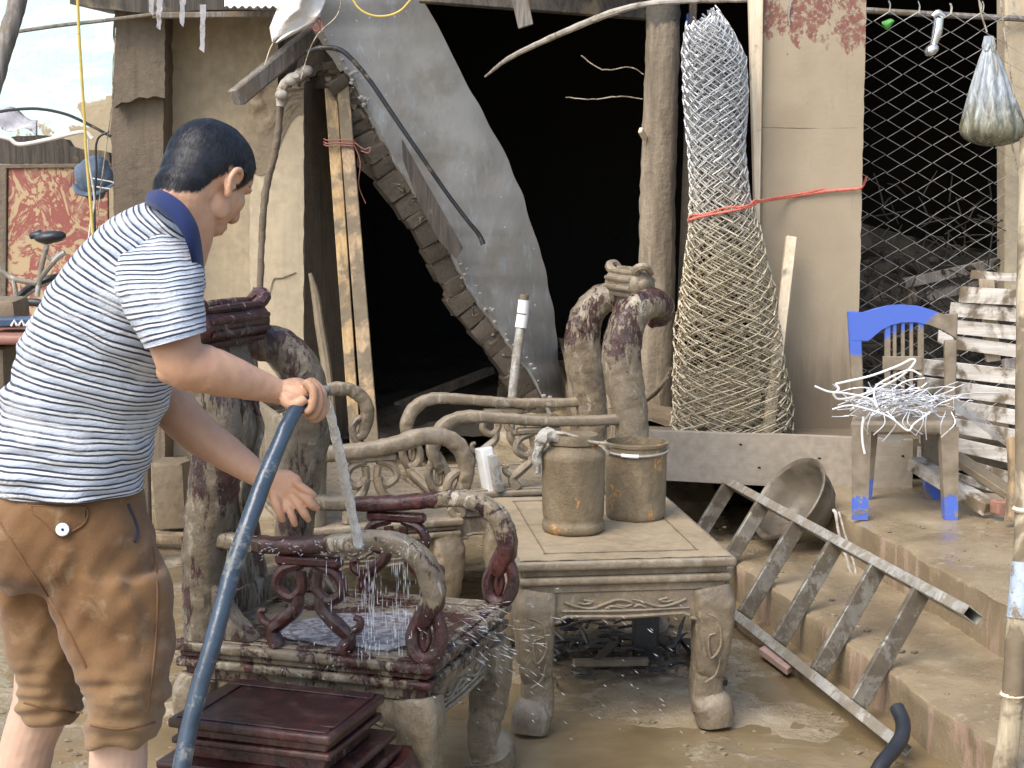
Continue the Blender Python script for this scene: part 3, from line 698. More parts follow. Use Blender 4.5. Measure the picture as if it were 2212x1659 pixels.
M['roll'] = m.done(m.mix(lo, m.mix(m.noise(30), (.42, .43, .43), (.70, .71, .71)), m.mix(m.noise(25), (.36, .31, .215), (.62, .55, .40))), m.mix(lo, (.35,) * 3, (.75,) * 3), None, m.math('MULTIPLY', m.math('SUBTRACT', 1, lo), .35))
for sc, nc, dy, ph, sd in ((1.0, 22, 14.5, 0, 1), (.97, 21, 13.5, .9, 7), (.92, 20, 14, .5, 6), (.86, 19, 14, .2, 2), (.70, 15, 15, .4, 3), (.5, 11, 15, .1, 4), (.3, 6, 15, .3, 5)):
    o = obj('wire_layer', roll_wires(sc, nc, 22 if sd > 1 else 36, 936, dy, ph, .0040, sd), 'roll', t, kind='stuff')
b = NB(); rp = []
for i in range(17):
    a = math.pi + math.pi * i / 16; cx, hw = roll_xy(455); rad = hw * 1.04 * 6.65 / F; rp.append(P(cx, 478 - 42 * i / 16, 6.66) + Vector((math.cos(a) * rad, math.sin(a) * rad * .85, 0)))
rp += [P(1640, 436, 6.70), P(1700, 426, 6.83), P(1780, 414, 6.835), P(1846, 408, 6.835), P(1862, 404, 6.85), P(1872, 382, 7.1)]
tube(b, rp, .0065, 7, 3, jit=.002); tube(b, [p + Vector((0, -.004, .012 + .006 * math.sin(i))) for i, p in enumerate(rp[:20])], .004, 6, 3, jit=.003)
M['red_rope'] = plain('red_rope', (.62, .16, .11), .65, 0, .25, 60, .4)
solo('red_rope', b, 'red_rope', 'red nylon rope holding the mesh roll and crossing the pier', 'rope')
# --- debris at the foot of the roll
for k in range(3):
    b = NB(); tube(b, [P(1375 + 9 * k, 880 - 6 * k, 6.9), P(1410 + 6 * k, 850 - 3 * k, 6.85), P(1445 + 3 * k, 815 - 10 * k, 6.8)], .008, 6, 4, jit=.003)
    solo('stick', b, 'mud_column', ['lowest of the three sticks fanned beside the foot of the mesh roll', 'middle of the three sticks fanned beside the foot of the mesh roll', 'topmost of the three sticks fanned beside the foot of the mesh roll'][k], 'stick')

# --- long board on edge
b = NB(); bd = [P(1338, 928, 6.42), P(1700, 940, 6.42), P(1974, 950, 6.42), P(1972, 1056, 6.42), P(1700, 1052, 6.42), P(1440, 1038, 6.42), P(1335, 1030, 6.42)]
prism(b, bd, (0, .045, 0), .003); bmesh.ops.triangulate(b, faces=[f for f in b.faces if len(f.verts) > 4])
bo = solo('long_board', b, 'board', 'long pinkish grey board on edge below the mesh roll', 'board', smooth=False)
b = NB(); tube(b, [P(1393, 990, 6.417), P(1394, 972, 6.416), P(1402, 966, 6.416), P(1409, 975, 6.416), P(1408, 996, 6.417)], .0018, 5, 5); obj('scratched_mark', b, 'dark_wood', bo)
for (x, y) in ((1770, 1008), (1765, 1016), (1770, 990), (1950, 985), (1640, 1010), (1600, 960)):
    b = NB(); ell(b, P(x, y, 6.418), (.008, .003, .004), None, 1); obj('nail_hole', b, 'black', bo)

# --- slatted pallets at the right edge
t = thing('wooden_pallet', 'upper whitish slatted pallet leaning at the right edge behind the blue chair', 'pallet', P(2150, 770, 6.5), group='slatted pallets at the right')
rows = [((2105, 592), (2300, 605), 17), ((2078, 636), (2300, 648), 34), ((2057, 668), (2300, 690), 30), ((2048, 704), (2300, 730), 30), ((2050, 738), (2300, 772), 28)]
for i, (a, c2, h) in enumerate(rows):
    b = NB(); q = PX([(a[0], a[1] - h / 2), (c2[0], c2[1] - h / 2), (c2[0], c2[1] + h / 2), (a[0] - 4, a[1] + h / 2)], 6.5 + .012 * i)
    if i == 0: q = rough_line(q, .05, .012, 3)
    prism(b, q, (0, .022, .0)); bmesh.ops.triangulate(b, faces=[f for f in b.faces if len(f.verts) > 4]); obj('slat', b, 'white_wood', t, smooth=False)
b = NB(); beam(b, P(2130, 590, 6.58), P(2145, 780, 6.60), .06, .03, .003); obj('batten', b, 'pale_wood', t, smooth=False)
t = thing('wooden_pallet', 'lower whitish slatted pallet propped up at the right edge beside the blue chair', 'pallet', P(2130, 1000, 6.35), group='slatted pallets at the right')
rows = [((2030, 726), (2060, 742), 26), ((1992, 792), (2290, 826), 34), ((1985, 830), (2290, 872), 34), ((1988, 868), (2290, 918), 33), ((1985, 905), (2290, 962), 32), ((1990, 944), (2290, 1010), 30), ((1985, 978), (2290, 1062), 26), ((1988, 1005), (2290, 1100), 18)]
for i, (a, c2, h) in enumerate(rows):
    b = NB(); q = PX([(a[0], a[1] - h / 2), (c2[0], c2[1] - h / 2), (c2[0], c2[1] + h / 2), (a[0] - 2, a[1] + h / 2)], 6.42 - .022 * i)
    prism(b, q, (0, .022, .0), .002); obj('slat', b, 'white_wood', t, smooth=False)
for xx in (2025, 2180):
    b = NB(); beam(b, P(xx, 775, 6.47), P(xx + 30, 1050, 6.34), .06, .03, .003); obj('batten', b, 'grey_wood', t, smooth=False)
b = NB(); beam(b, P(1975, 1000, 6.12), P(2140, 1100, 5.75), .07, .055, .004); solo('white_beam', b, 'white_wood', 'whitish beam lying on the platform behind the blue chair\'s right legs', 'beam', smooth=False)
b = NB(); box(b, P(2165, 1095, 5.72), (.075, .06, .05), .006, Matrix.Rotation(.3, 3, 'Z'), 2, .002); M['red_brick'] = mud_material('red_brick', (.30, .16, .11), 14, .25)
solo('broken_brick', b, 'red_brick', 'reddish brick end on the platform right of the blue chair', 'brick')
b = NB(); beam(b, P(2060, 985, 6.0), P(2300, 1145, 5.7), .10, .03, .004); solo('mud_plank', b, 'mud', 'mud-brown plank sloping down under the lower pallet', 'plank', smooth=False)
b = NB(); tube(b, [P(2186, 945, 5.6), P(2192, 1040, 5.6), P(2186, 1125, 5.6)], [.022, .026, .028], 10, 5, jit=.006); solo('log_stub', b, 'pine_mud', 'short round wooden stub upright beside the lower pallet', 'log')
# --- bamboo pole close to the camera, right edge
t = thing('bamboo_pole', 'pale bamboo pole with a blue band rising at the right edge', 'pole', G(2160, 1700, 0))
b = NB(); pp = [P(2150, 1800, 3.6), P(2185, 1540, 3.6), P(2195, 1390, 3.62), P(2206, 1250, 3.65), P(2214, 1130, 3.67), P(2216, 700, 3.8), P(2222, 300, 3.9)]
pp[0] = Vector((pp[0].x, 3.6, .005))
tube(b, pp, [.028, .027, .027, .026, .025, .024, .022], 14, 6, jit=.002); obj('culm', b, wood_material('bamboo', (.50, .43, .30), (.36, .30, .20), .38), t)
M['pale_blue'] = plain('pale_blue_band', (.36, .43, .50), .6, 0, .2, 20, .2, mud=.42)
b = NB(); tube(b, [P(2200, 1335, 3.628), P(2210, 1215, 3.655)], [.0285, .0275], 14, 4); obj('blue_band', b, 'pale_blue', t)
for y in (1500, 1100):
    b = NB(); c0 = P(2187 if y == 1500 else 2214, y, 3.605 if y == 1500 else 3.675); tube(b, [c0 - Vector((0, 0, .006)), c0, c0 + Vector((0, 0, .006))], [.027, .031, .027], 14, 2); obj('node_ring', b, 'pale_wood', t)
# ============================================================ CARVED FURNITURE
def carved_leg(b, x, y, sx, sy, h, w=.052, foot=.062):
    """cabriole leg: (x,y) centre at the top, sx/sy outward signs"""
    o = lambda d, z: (x + sx * d, y + sy * d, z)
    tube(b, [o(0, h), o(.008, h - .05), o(.008, h - .12), o(.002, h * .45), o(-.003, .16), o(-.004, .09), o(.006, .05)], [w, w * 1.06, w * .98, w * .84, w * .76, w * .8, w * .92], 24, 9, ref=(1, 0, 0), sup=.5, jit=.004)
    tube(b, [o(-.012, .085), o(.012, .052), o(.018, .0), ], [foot * .55, foot, foot * .85], 16, 5, ref=(1, 0, 0), sup=.75, jit=.003)
def relief(b, fn, curves, r=.0045):
    for c in curves: tube(b, [fn(*p) for p in c], [r, r * 1.2, r * .6], 6, 4)
SCROLL = [[(-.9, .35), (-.72, -.1), (-.5, -.3), (-.3, .1), (-.1, .45), (.1, .1), (.0, -.2), (-.15, .0)],
          [(.9, .35), (.72, -.1), (.5, -.3), (.3, .1), (.1, .45)], [(-.62, .5), (-.5, .3), (-.6, .12), (-.7, .25)], [(.62, .5), (.5, .3), (.6, .12), (.7, .25)],
          [(-.3, -.35), (-.2, -.15), (.0, -.4)], [(.3, -.35), (.2, -.1), (.12, -.3)], [(-.95, -.5), (0, -.62), (.95, -.5)]]
def carved_apron(root, mat, p0, p1, z0, z1, nrm, scroll=True, name='apron'):
    """apron board between two legs with a stepped, bracketed lower edge; nrm = outward"""
    p0 = Vector(p0); p1 = Vector(p1); n = Vector(nrm); d = p1 - p0; L = d.length; d.normalize(); h = z0 - z1
    prof = [(0, 0), (L, 0), (L, -h * 1.7), (L - .03, -h * 1.6), (L - .055, -h * 1.25), (L - .10, -h * 1.12), (L - .12, -h * .93), (L * .5, -h), (.12, -h * .93), (.10, -h * 1.12), (.055, -h * 1.25), (.03, -h * 1.6), (0, -h * 1.7)]
    pts = [p0 + d * a + Vector((0, 0, z0 + c)) for a, c in prof]
    b = NB(); prism(b, [p + n * .0 for p in pts], -n * .028); bmesh.ops.triangulate(b, faces=[f for f in b.faces if len(f.verts) > 4])
    bot = [p0 + d * a + Vector((0, 0, z0 + c)) + n * .003 for a, c in prof[2:]]; tube(b, bot, .006, 6, 2)
    o = obj(name, b, mat, root, local=True, ang=30)
    if scroll:
        b = NB(); f = lambda u, v: p0 + d * (L * (.5 + .34 * u)) + Vector((0, 0, z0 - h * .5 + h * .42 * v)) + n * .003
        relief(b, f, SCROLL); obj('carving', b, mat, o, local=True)
    return o
def teardrop(b, c, w, h, d, r):
    """open loop hanging at the end of an arm; d = direction in the plane of the arm"""
    c = Vector(c); d = Vector(d)
    pts = [c + d * (w * math.sin(a) * (.55 + .45 * math.sin(a / 2))) + Vector((0, 0, -h * (1 - math.cos(a)) / 2)) for a in [2 * math.pi * i / 12 for i in range(13)]]
    tube(b, pts, r, 8, 3, ref=(0, 1, 0), flat=1.0)
def chair(label, center, yaw, mats, group, sd=.66, sw=.60, pthick=1.0):
    t = thing('carved_armchair', label, 'armchair', (*center, 0), yaw, group); X = sd / 2; Yw = sw / 2; ms, ml, mp, ma, mk = mats; kx = sd / .68; dx = (sd - .68) / 2; pr_ = pthick
    b = NB(); box(b, (0, 0, .438), (sd, sw, .024), .009, None, 3); box(b, (0, 0, .417), (sd - .03, sw - .03, .016), .004); box(b, (0, 0, .396), (sd - .012, sw - .012, .022), .009, None, 3)
    box(b, (0, 0, .369), (sd - .05, sw - .05, .032), .004)
    # raised frame and sunken panel of the seat
    obj('seat', b, ms, t, local=True)
    b = NB()
    for (c, s) in (((0, Yw - .045, .4525), (sd - .03, .05, .006)), ((0, -Yw + .045, .4525), (sd - .03, .05, .006)), ((X - .045, 0, .4525), (.05, sw - .14, .006)), ((-X + .045, 0, .4525), (.05, sw - .14, .006))): box(b, c, s, .002)
    obj('seat_rim', b, ms, t, local=True)
    a = X - .035; w = Yw - .035
    carved_apron(t, ml, (a, -w, 0), (a, w, 0), .352, .285, (1, 0, 0)); carved_apron(t, ml, (-a, w, 0), (-a, -w, 0), .352, .285, (-1, 0, 0), False)
    carved_apron(t, ml, (-a, -w, 0), (a, -w, 0), .352, .285, (0, -1, 0)); carved_apron(t, ml, (a, w, 0), (-a, w, 0), .352, .285, (0, 1, 0), False)
    for sx in (-1, 1):
        for sy in (-1, 1):
            b = NB(); carved_leg(b, sx * (a - .02), sy * (w - .02), sx, sy, .355); obj('leg', b, ml, t, local=True)
    for s in (-1, 1):
        yy = s * (Yw - .05)
        b = NB()   # curled back post
        tube(b, [(-X + .065, yy, .452), (-X + .065, yy, .56), (-X + .075, yy, .70), (-X + .10, yy, .83), (-X + .115, yy, .94), (-X + .10, yy * .99, 1.04), (-X + .055, yy * .95, 1.11), (-X - .015, yy * .86, 1.135), (-X - .07, yy * .70, 1.115), (-X - .085, yy * .50, 1.075), (-X - .06, yy * .34, 1.05)],
             [v * pr_ for v in (.058, .060, .064, .068, .070, .068, .064, .060, .052, .042, .026)], 26, 10, ref=(0, 1, 0), flat=[1.0, 1.0, 1.05, 1.1, 1.1, 1.05, 1, 1, 1, 1, 1], jit=.006, sup=.85)
        obj('back_post', b, mp, t, local=True)
        b = NB()   # carved bracket at the post's foot
        prism(b, [(-X + .03, yy - .03, .453), (-X + .21, yy - .03, .453), (-X + .17, yy - .03, .50), (-X + .13, yy - .03, .53), (-X + .12, yy - .03, .58), (-X + .09, yy - .03, .62)], (0, .06, 0), .006); obj('bracket', b, mp, t, local=True)
        # arm: flat curved rail falling into a scroll
        ya = s * (Yw - .03); b = NB()
        tube(b, [(-X + .09, ya * .93, .700), (-X + .20, ya * .97, .697), (-.02, ya, .702), (.10 * kx, ya, .716), (dx + .19, ya, .730), (dx + .255, ya, .722), (dx + .305, ya, .690), (dx + .332, ya, .640), (dx + .335, ya, .595), (dx + .318, ya, .555), (dx + .306, ya, .53)],
             [.026, .026, .027, .028, .029, .030, .030, .030, .027, .022, .016], 20, 10, ref=(0, 1, 0), flat=[.78, .74, .74, .74, .76, .8, .85, .9, .9, .9, .9], sup=.62, jit=.0034)
        arm = obj('arm', b, ma, t, local=True)
        b = NB(); tube(b, [(dx + a_, ya, z_) for a_, z_ in ((.322, .60), (.345, .555), (.352, .51), (.335, .468), (.310, .456), (.286, .475), (.281, .515), (.298, .555), (.316, .60))], [.014, .016, .017, .018, .019, .018, .016, .015, .012], 9, 5, ref=(0, 1, 0), jit=.002)
        tube(b, [(dx + a_, ya, z_) for a_, z_ in ((.314, .55), (.322, .51), (.313, .480), (.305, .505), (.312, .545))], .008, 7, 4, ref=(0, 1, 0))
        obj('scroll', b, ma, arm, local=True)
        b = NB()   # open carving that carries the arm
        box(b, (.02, ya, .668), (.17, .034, .028), .008); 
        for q in (-1, 1):
            tube(b, [(.02 + q * .02, ya, .66), (.02 + q * .07, ya, .64), (.02 + q * .085, ya, .60), (.02 + q * .05, ya, .575), (.02 + q * .02, ya, .60), (.02 + q * .022, ya, .64)], .014, 8, 5, ref=(0, 1, 0))
            tube(b, [(.02 + q * .03, ya, .585), (.02 + q * .035, ya, .55), (.02 + q * .075, ya, .515), (.02 + q * .10, ya, .49), (.02 + q * .085, ya, .454)], [.016, .017, .019, .017, .022], 9, 5, ref=(0, 1, 0), jit=.002)
            tube(b, [(.02 + q * .10, ya, .50), (.02 + q * .125, ya, .515), (.02 + q * .13, ya, .535), (.02 + q * .115, ya, .54)], [.012, .011, .009, .008], 8, 4, ref=(0, 1, 0))
        obj('arm_support', b, mk, t, local=True)
    # back rail, splat and rolled headrest
    b = NB(); box(b, (-X + .055, 0, .50), (.05, sw - .24, .07), .01, None, 2); obj('back_rail', b, mp, t, local=True)
    b = NB(); pts = [(-X + .05, 0, .52), (-X + .035, 0, .68), (-X + .04, 0, .82), (-X + .05, 0, .96), (-X + .03, 0, 1.07), (-X - .01, 0, 1.15)]
    tube(b, pts, [.10, .085, .075, .07, .085, .10], 14, 6, ref=(0, 1, 0), flat=[.22, .22, .25, .28, .28, .3], sup=.5, jit=.003)
    sp = obj('splat', b, mp, t, local=True)
    for q in (-1, 1):
        b = NB(); tube(b, [(-X + .065, q * .03, .70), (-X + .07, q * .055, .78), (-X + .075, q * .02, .86), (-X + .08, q * .045, .93), (-X + .07, q * .02, 1.0)], .008, 6, 5); obj('carving', b, mp, sp, local=True)
    b = NB()
    for i in range(9):   # rolled, fluted headrest
        a0 = math.pi * (-.5 + 1.6 * i / 8); tube(b, [(-X + .052 * math.cos(a0), q_, 1.20 + .054 * math.sin(a0)) for q_ in (-.15, -.05, .05, .15)], [.008, .0115, .0115, .008], 8, 3)
    tube(b, [(-X, -.150, 1.20), (-X, .150, 1.20)], .050, 20, 5, jit=.002)
    for q in (-1, 1):
        ell(b, (-X, q * .155, 1.20), (.052, .022, .052), None, 3); ell(b, (-X, q * .178, 1.20), (.026, .016, .026), None, 2)
        tube(b, [(-X + .01, q * .14, 1.23), (-X + .03, q * .17, 1.26), (-X + .0, q * .19, 1.27), (-X - .03, q * .18, 1.24)], [.02, .018, .016, .010], 8, 4)
    obj('headrest', b, mk, t, local=True); return t
RH = ('rose_half', 'rose_mud', 'rose_post', 'rose_arm', 'rose_wet')
cA = P(1, 1, 3.9)
chairA = chair('nearest carved armchair, half washed to dark red, under the running hose water', (-.415, 3.80), R(-18), RH, 'carved rosewood armchairs', sd=.68, pthick=.80)
chairR = chair('mud-caked carved armchair facing left beyond the table, curled posts against the dark doorway', (.05, 5.92), R(194), ('rose_mud', 'rose_mud', 'rose_half_mud', 'rose_half_mud', 'rose_mud'), 'carved rosewood armchairs', sd=.85, sw=.62, pthick=.95)

# --- long bench behind the near armchair
def bench(label, center, yaw, L, D):
    t = thing('carved_bench', label, 'bench', (*center, 0), yaw); X = D / 2; Yw = L / 2
    b = NB(); box(b, (0, 0, .438), (D, L, .024), .009, None, 3); box(b, (0, 0, .417), (D - .03, L - .03, .016), .004); box(b, (0, 0, .396), (D - .012, L - .012, .022), .009, None, 3); obj('seat', b, 'rose_mud', t, local=True)
    a = X - .035; w = Yw - .035
    carved_apron(t, 'rose_mud', (a, -w, 0), (a, w, 0), .385, .30, (1, 0, 0)); carved_apron(t, 'rose_mud', (-a, -w, 0), (a, -w, 0), .385, .30, (0, -1, 0))
    for sx in (-1, 1):
        for sy in (-1, 1):
            b = NB(); carved_leg(b, sx * (a - .02), sy * (w - .02), sx, sy, .385); obj('leg', b, 'rose_mud', t, local=True)
    for s in (-1, 1):
        ya = s * (Yw - .04); b = NB()
        tube(b, [(-X + .06, ya, .690), (-.05, ya, .695), (.06, ya, .712), (.14, ya, .732), (.215, ya, .728), (.27, ya, .695), (.298, ya, .64), (.295, ya, .58), (.275, ya, .53), (.25, ya, .515)], [.031, .031, .032, .033, .034, .034, .033, .030, .024, .016], 20, 10, ref=(0, 1, 0), flat=.85, sup=.62, jit=.0045)
        arm = obj('arm', b, 'rose_mud', t, local=True)
        b = NB(); tube(b, [(.285, ya, .60), (.262, ya, .60), (.235, ya, .57), (.238, ya, .53), (.262, ya, .49), (.285, ya, .462), (.262, ya, .455), (.24, ya, .48)], [.012, .016, .017, .017, .018, .018, .016, .012], 9, 5, ref=(0, 1, 0), jit=.002); obj('scroll', b, 'rose_mud', arm, local=True)
        b = NB(); box(b, (-.03, ya, .668), (.17, .034, .028), .008)
        for q in (-1, 1):
            tube(b, [(-.03 + q * .02, ya, .66), (-.03 + q * .07, ya, .64), (-.03 + q * .085, ya, .60), (-.03 + q * .05, ya, .575), (-.03 + q * .02, ya, .60), (-.03 + q * .022, ya, .64)], .014, 8, 5, ref=(0, 1, 0))
            tube(b, [(-.03 + q * .02, ya, .60), (-.03 + q * .035, ya, .55), (-.03 + q * .075, ya, .51), (-.03 + q * .085, ya, .454)], [.018, .017, .017, .02], 9, 5, ref=(0, 1, 0), jit=.002)
        obj('arm_support', b, 'rose_mud', t, local=True)
        b = NB(); tube(b, [(-X + .05, ya * .96, .452), (-X + .05, ya * .96, .60), (-X + .06, ya * .96, .76), (-X + .05, ya * .95, .90), (-X + .0, ya * .93, .98)], [.05, .052, .054, .052, .04], 16, 6, ref=(0, 1, 0), jit=.003); obj('back_post', b, 'rose_mud', t, local=True)
    b = NB(); box(b, (-X + .04, 0, .62), (.03, L - .2, .26), .008, None, 2); obj('back_panel', b, 'rose_mud', t, local=True)
    b = NB(); tube(b, [(-X + .03, -Yw + .1, .90), (-X + .02, -Yw * .5, .95), (-X + .01, 0, 1.0), (-X + .02, Yw * .5, .95), (-X + .03, Yw - .1, .90)], .035, 12, 8, jit=.003); obj('top_rail', b, 'rose_mud', t, local=True)
    return t
bench('long mud-coated carved bench behind the half washed armchair, left of the table', (-.67, 5.70), R(19), 1.50, .56)

# --- table
tl, tr = G(1115, 1212, .505), G(1601, 1212, .505)
TW = (tr - tl).length; TD = .98; ty = R(6.5)
tx = Vector((math.cos(ty), math.sin(ty), 0)); tyv = Vector((-math.sin(ty), math.cos(ty), 0))
tc = tl + tx * TW / 2 + tyv * TD / 2; tc.y -= .03; tc.z = 0
t = thing('carved_table', 'low carved tea table coated in mud with two containers on top', 'table', tc, ty)
b = NB(); box(b, (0, 0, .4915), (TW, TD, .027), .010, None, 3); box(b, (0, 0, .468), (TW - .045, TD - .045, .02), .006, None, 2); box(b, (0, 0, .445), (TW - .02, TD - .02, .024), .010, None, 3)
obj('table_top', b, 'rose_mud', t, local=True)
M['silt_film'] = mud_material('silt_film', (.29, .228, .145), 5, .22, (.35, .8), .8, .006)
b = NB(); sheet(b, lambda u, v: Vector(((u - .5) * (TW - .03), (v - .5) * (TD - .03), .5066 + .0035 * abs(fbm((u * 3, v * 4, 0), 2.2, 4)))), 60, 90); obj('silt_layer', b, 'silt_film', t, local=True, ang=180)
b = NB()
for sx in (-1, 1):
    box(b, (sx * (TW / 2 - .095), 0, .5075), (.003, TD - .18, .006), 0)
for sy in (-1, 1): box(b, (0, sy * (TD / 2 - .095), .5075), (TW - .18, .003, .006), 0)
obj('inlay_line', b, 'mud_dark', t, local=True, smooth=False)
a = TW / 2 - .03; w = TD / 2 - .03
box_b = NB(); box(box_b, (0, 0, .421), (TW - .05, TD - .05, .026), .004); obj('frieze', box_b, 'rose_mud', t, local=True)
carved_apron(t, 'rose_mud', (-a, -w, 0), (a, -w, 0), .408, .335, (0, -1, 0)); carved_apron(t, 'rose_mud', (a, w, 0), (-a, w, 0), .408, .335, (0, 1, 0), False)
carved_apron(t, 'rose_mud', (a, -w, 0), (a, w, 0), .408, .335, (1, 0, 0)); carved_apron(t, 'rose_mud', (-a, w, 0), (-a, -w, 0), .408, .335, (-1, 0, 0), False)
for sx in (-1, 1):
    for sy in (-1, 1):
        b = NB(); carved_leg(b, sx * (a - .035), sy * (w - .035), sx, sy, .41, .058, .060)
        lg = obj('leg', b, 'rose_mud', t, local=True)
        if sy < 0:
            b = NB(); f = lambda u, v: Vector((sx * (a - .035) + u * .04, -(w - .035) - .066, .25 + v * .12)); relief(b, f, [[(-.6, .8), (.3, .6), (.5, 0), (-.2, -.3), (-.4, .2), (.1, .3)], [(-.6, -.9), (.2, -.7), (.5, -.3)]], .004); obj('carving', b, 'rose_mud', lg, local=True)

# --- pedestal stool in front
rc = G(712, 1592, .40); yv = R(-18); ux = Vector((math.cos(yv), math.sin(yv), 0)); uy = Vector((-math.sin(yv), math.cos(yv), 0)); SW = .385; SD = .30
sc_ = rc - ux * SW / 2 + uy * SD / 2; sc_.z = 0
t = thing('carved_stool', 'glossy dark red stepped stool washed clean in front of the near armchair', 'stool', sc_, yv)
b = NB(); box(b, (0, 0, .389), (SW, SD, .022), .008, None, 3); box(b, (0, 0, .368), (SW - .03, SD - .03, .020), .003); box(b, (0, 0, .350), (SW - .01, SD - .01, .016), .006, None, 3); obj('seat', b, 'rose_clean', t, local=True)
b = NB()
for s in (-1, 1):
    box(b, (0, s * (SD / 2 - .03), .4015), (SW - .03, .035, .004), .0015); box(b, (s * (SW / 2 - .03), 0, .4015), (.035, SD - .10, .004), .0015)
obj('seat_rim', b, 'rose_clean', t, local=True)
b = NB(); box(b, (0, 0, .325), (SW - .05, SD - .05, .034), .004); obj('waist', b, 'rose_wet', t, local=True)
b = NB(); box(b, (0, 0, .300), (SW + .04, SD + .04, .018), .007, None, 3); box(b, (0, 0, .282), (SW + .0, SD + .0, .018), .003); box(b, (0, 0, .263), (SW + .06, SD + .06, .020), .008, None, 3); obj('moulding', b, 'rose_clean', t, local=True)
A2 = SW / 2 + .01; W2 = SD / 2 + .01
for p0, p1, n in (((A2, -W2, 0), (A2, W2, 0), (1, 0, 0)), ((-A2, W2, 0), (-A2, -W2, 0), (-1, 0, 0)), ((-A2, -W2, 0), (A2, -W2, 0), (0, -1, 0)), ((A2, W2, 0), (-A2, W2, 0), (0, 1, 0))):
    carved_apron(t, 'rose_wet', p0, p1, .252, .18, n)
for sx in (-1, 1):
    for sy in (-1, 1):
        b = NB(); carved_leg(b, sx * (A2 - .01), sy * (W2 - .01), sx, sy, .25, .055, .055); ell(b, (sx * (A2 + .01), sy * (W2 + .01), .215), (.05, .05, .04), None, 3); obj('leg', b, 'rose_wet', t, local=True)

# --- containers on the table
M['bucket'] = None
def can_mat(name, zlo, seed):
    m = NT(name); n1 = m.noise(5 + seed, 6, .65, .4, m.mapping((1, 1, .7))); n2 = m.noise(45, 6, .7)
    c = m.ramp(n1, [(.3, (.105, .076, .042)), (.5, (.18, .138, .080)), (.7, (.27, .215, .14))])
    c = m.mix(m.math('MULTIPLY', m.sstep(m.noise(9, 5, .6, .3, m.mapping((3, 3, .5))), .58, .66), .6), c, (.13, .10, .065))
    og = m.math('MULTIPLY', m.sstep(m.noise(8, 4, .6, .5, m.mapping((1, 1, 1), (0, 0, 1.0 + seed))), .60, .62), m.sstep(n2, .46, .56))
    c = m.mix(m.math('MULTIPLY', og, .8), c, (.50, .25, .06))
    h = m.math('ADD', m.math('MULTIPLY', m.noise(14, 6, .7, 1.2), 1.0), n2)
    return m.done(c, m.ramp(n1, [(.35, .4), (.7, .8)]), m.bump(h, .7, .007), spec=.45)
c0 = P(1238, 1183, 4.62); c0.z = .509
t = thing('lidded_jar', 'mud-caked plastic jar with screw lid and wire handle on the table', 'jar', c0)
r = .097; M['jar'] = can_mat('jar_mud', 0, 0)
b = NB(); lathe(b, [(r * .90, 0), (r * .97, .006), (r, .018), (r * .985, .03), (r * .93, .036), (r * .96, .046), (r * .985, .06), (r, .14), (r * .995, .215), (r * 1.01, .225), (r * 1.02, .235), (r * .97, .247), (r * .86, .258), (r * .74, .268), (r * .70, .275)], 44, jit=.0022); obj('body', b, 'jar', t, local=True, ang=60)
b = NB(); lathe(b, [(r * .74, .268), (r * .80, .272), (r * .80, .292), (r * .77, .300), (r * .3, .302), (.002, .302)], 36, jit=.002); obj('lid', b, 'jar', t, local=True, ang=45)
b = NB(); tube(b, [(-r * 1.02, 0, .235), (-r * 1.1, -.02, .26), (-r * .9, -.05, .30), (-r * .4, -.06, .312), (0, -.055, .300), (r * .5, -.06, .285), (r * 1.02, -.04, .275), (r * 1.15, 0, .255), (r * 1.02, .01, .235)], .006, 8, 5, jit=.004); obj('handle', b, 'steel_mud', t, local=True)
M['rag_grey'] = plain('muddy_rag', (.42, .40, .35), .8, 0, .35, 30, .6, mud=.4, bd=.01)
b = NB(); tube(b, [(-r * 1.12, -.02, .18), (-r * 1.15, -.03, .225), (-r * 1.08, -.04, .27), (-r * .85, -.05, .305), (-r * .5, -.045, .30), (-r * .1, -.05, .29)], [.007, .012, .016, .02, .018, .008], 9, 5, jit=.012); obj('rag_wrap', b, 'rag_grey', t, local=True)
c1 = P(1372, 1165, 4.83); c1.z = .509
t = thing('open_bucket', 'open mud-brown bucket with orange smears, right of the lidded jar', 'bucket', c1)
r = .099; b = NB(); M['bucket'] = can_mat('bucket_mud', 0, 3)
lathe(b, [(r * .90, 0), (r * .955, .006), (r * .965, .02), (r * .985, .12), (r * 1.0, .205), (r * 1.03, .207), (r * 1.035, .216), (r * 1.0, .219), (r * 1.0, .232), (r * 1.045, .234), (r * 1.05, .243), (r * .965, .246), (r * .95, .20), (r * .90, .03), (.002, .03)], 44, jit=.0015); obj('body', b, 'bucket', t, local=True, ang=45)
b = NB(); hp = [(math.cos(a) * r * 1.06, math.sin(a) * r * 1.06, .224 - .012 * math.sin(-a)) for a in [math.pi + math.pi * i / 12 for i in range(13)]]; tube(b, hp, .0035, 7, 3); obj('handle', b, 'steel', t, local=True)
b = NB(); tube(b, [hp[4], hp[5], hp[6]], .006, 9, 3); M['white_paint'] = plain('white_plastic', (.74, .74, .70), .5, mud=.2); obj('grip', b, 'white_paint', t, local=True)

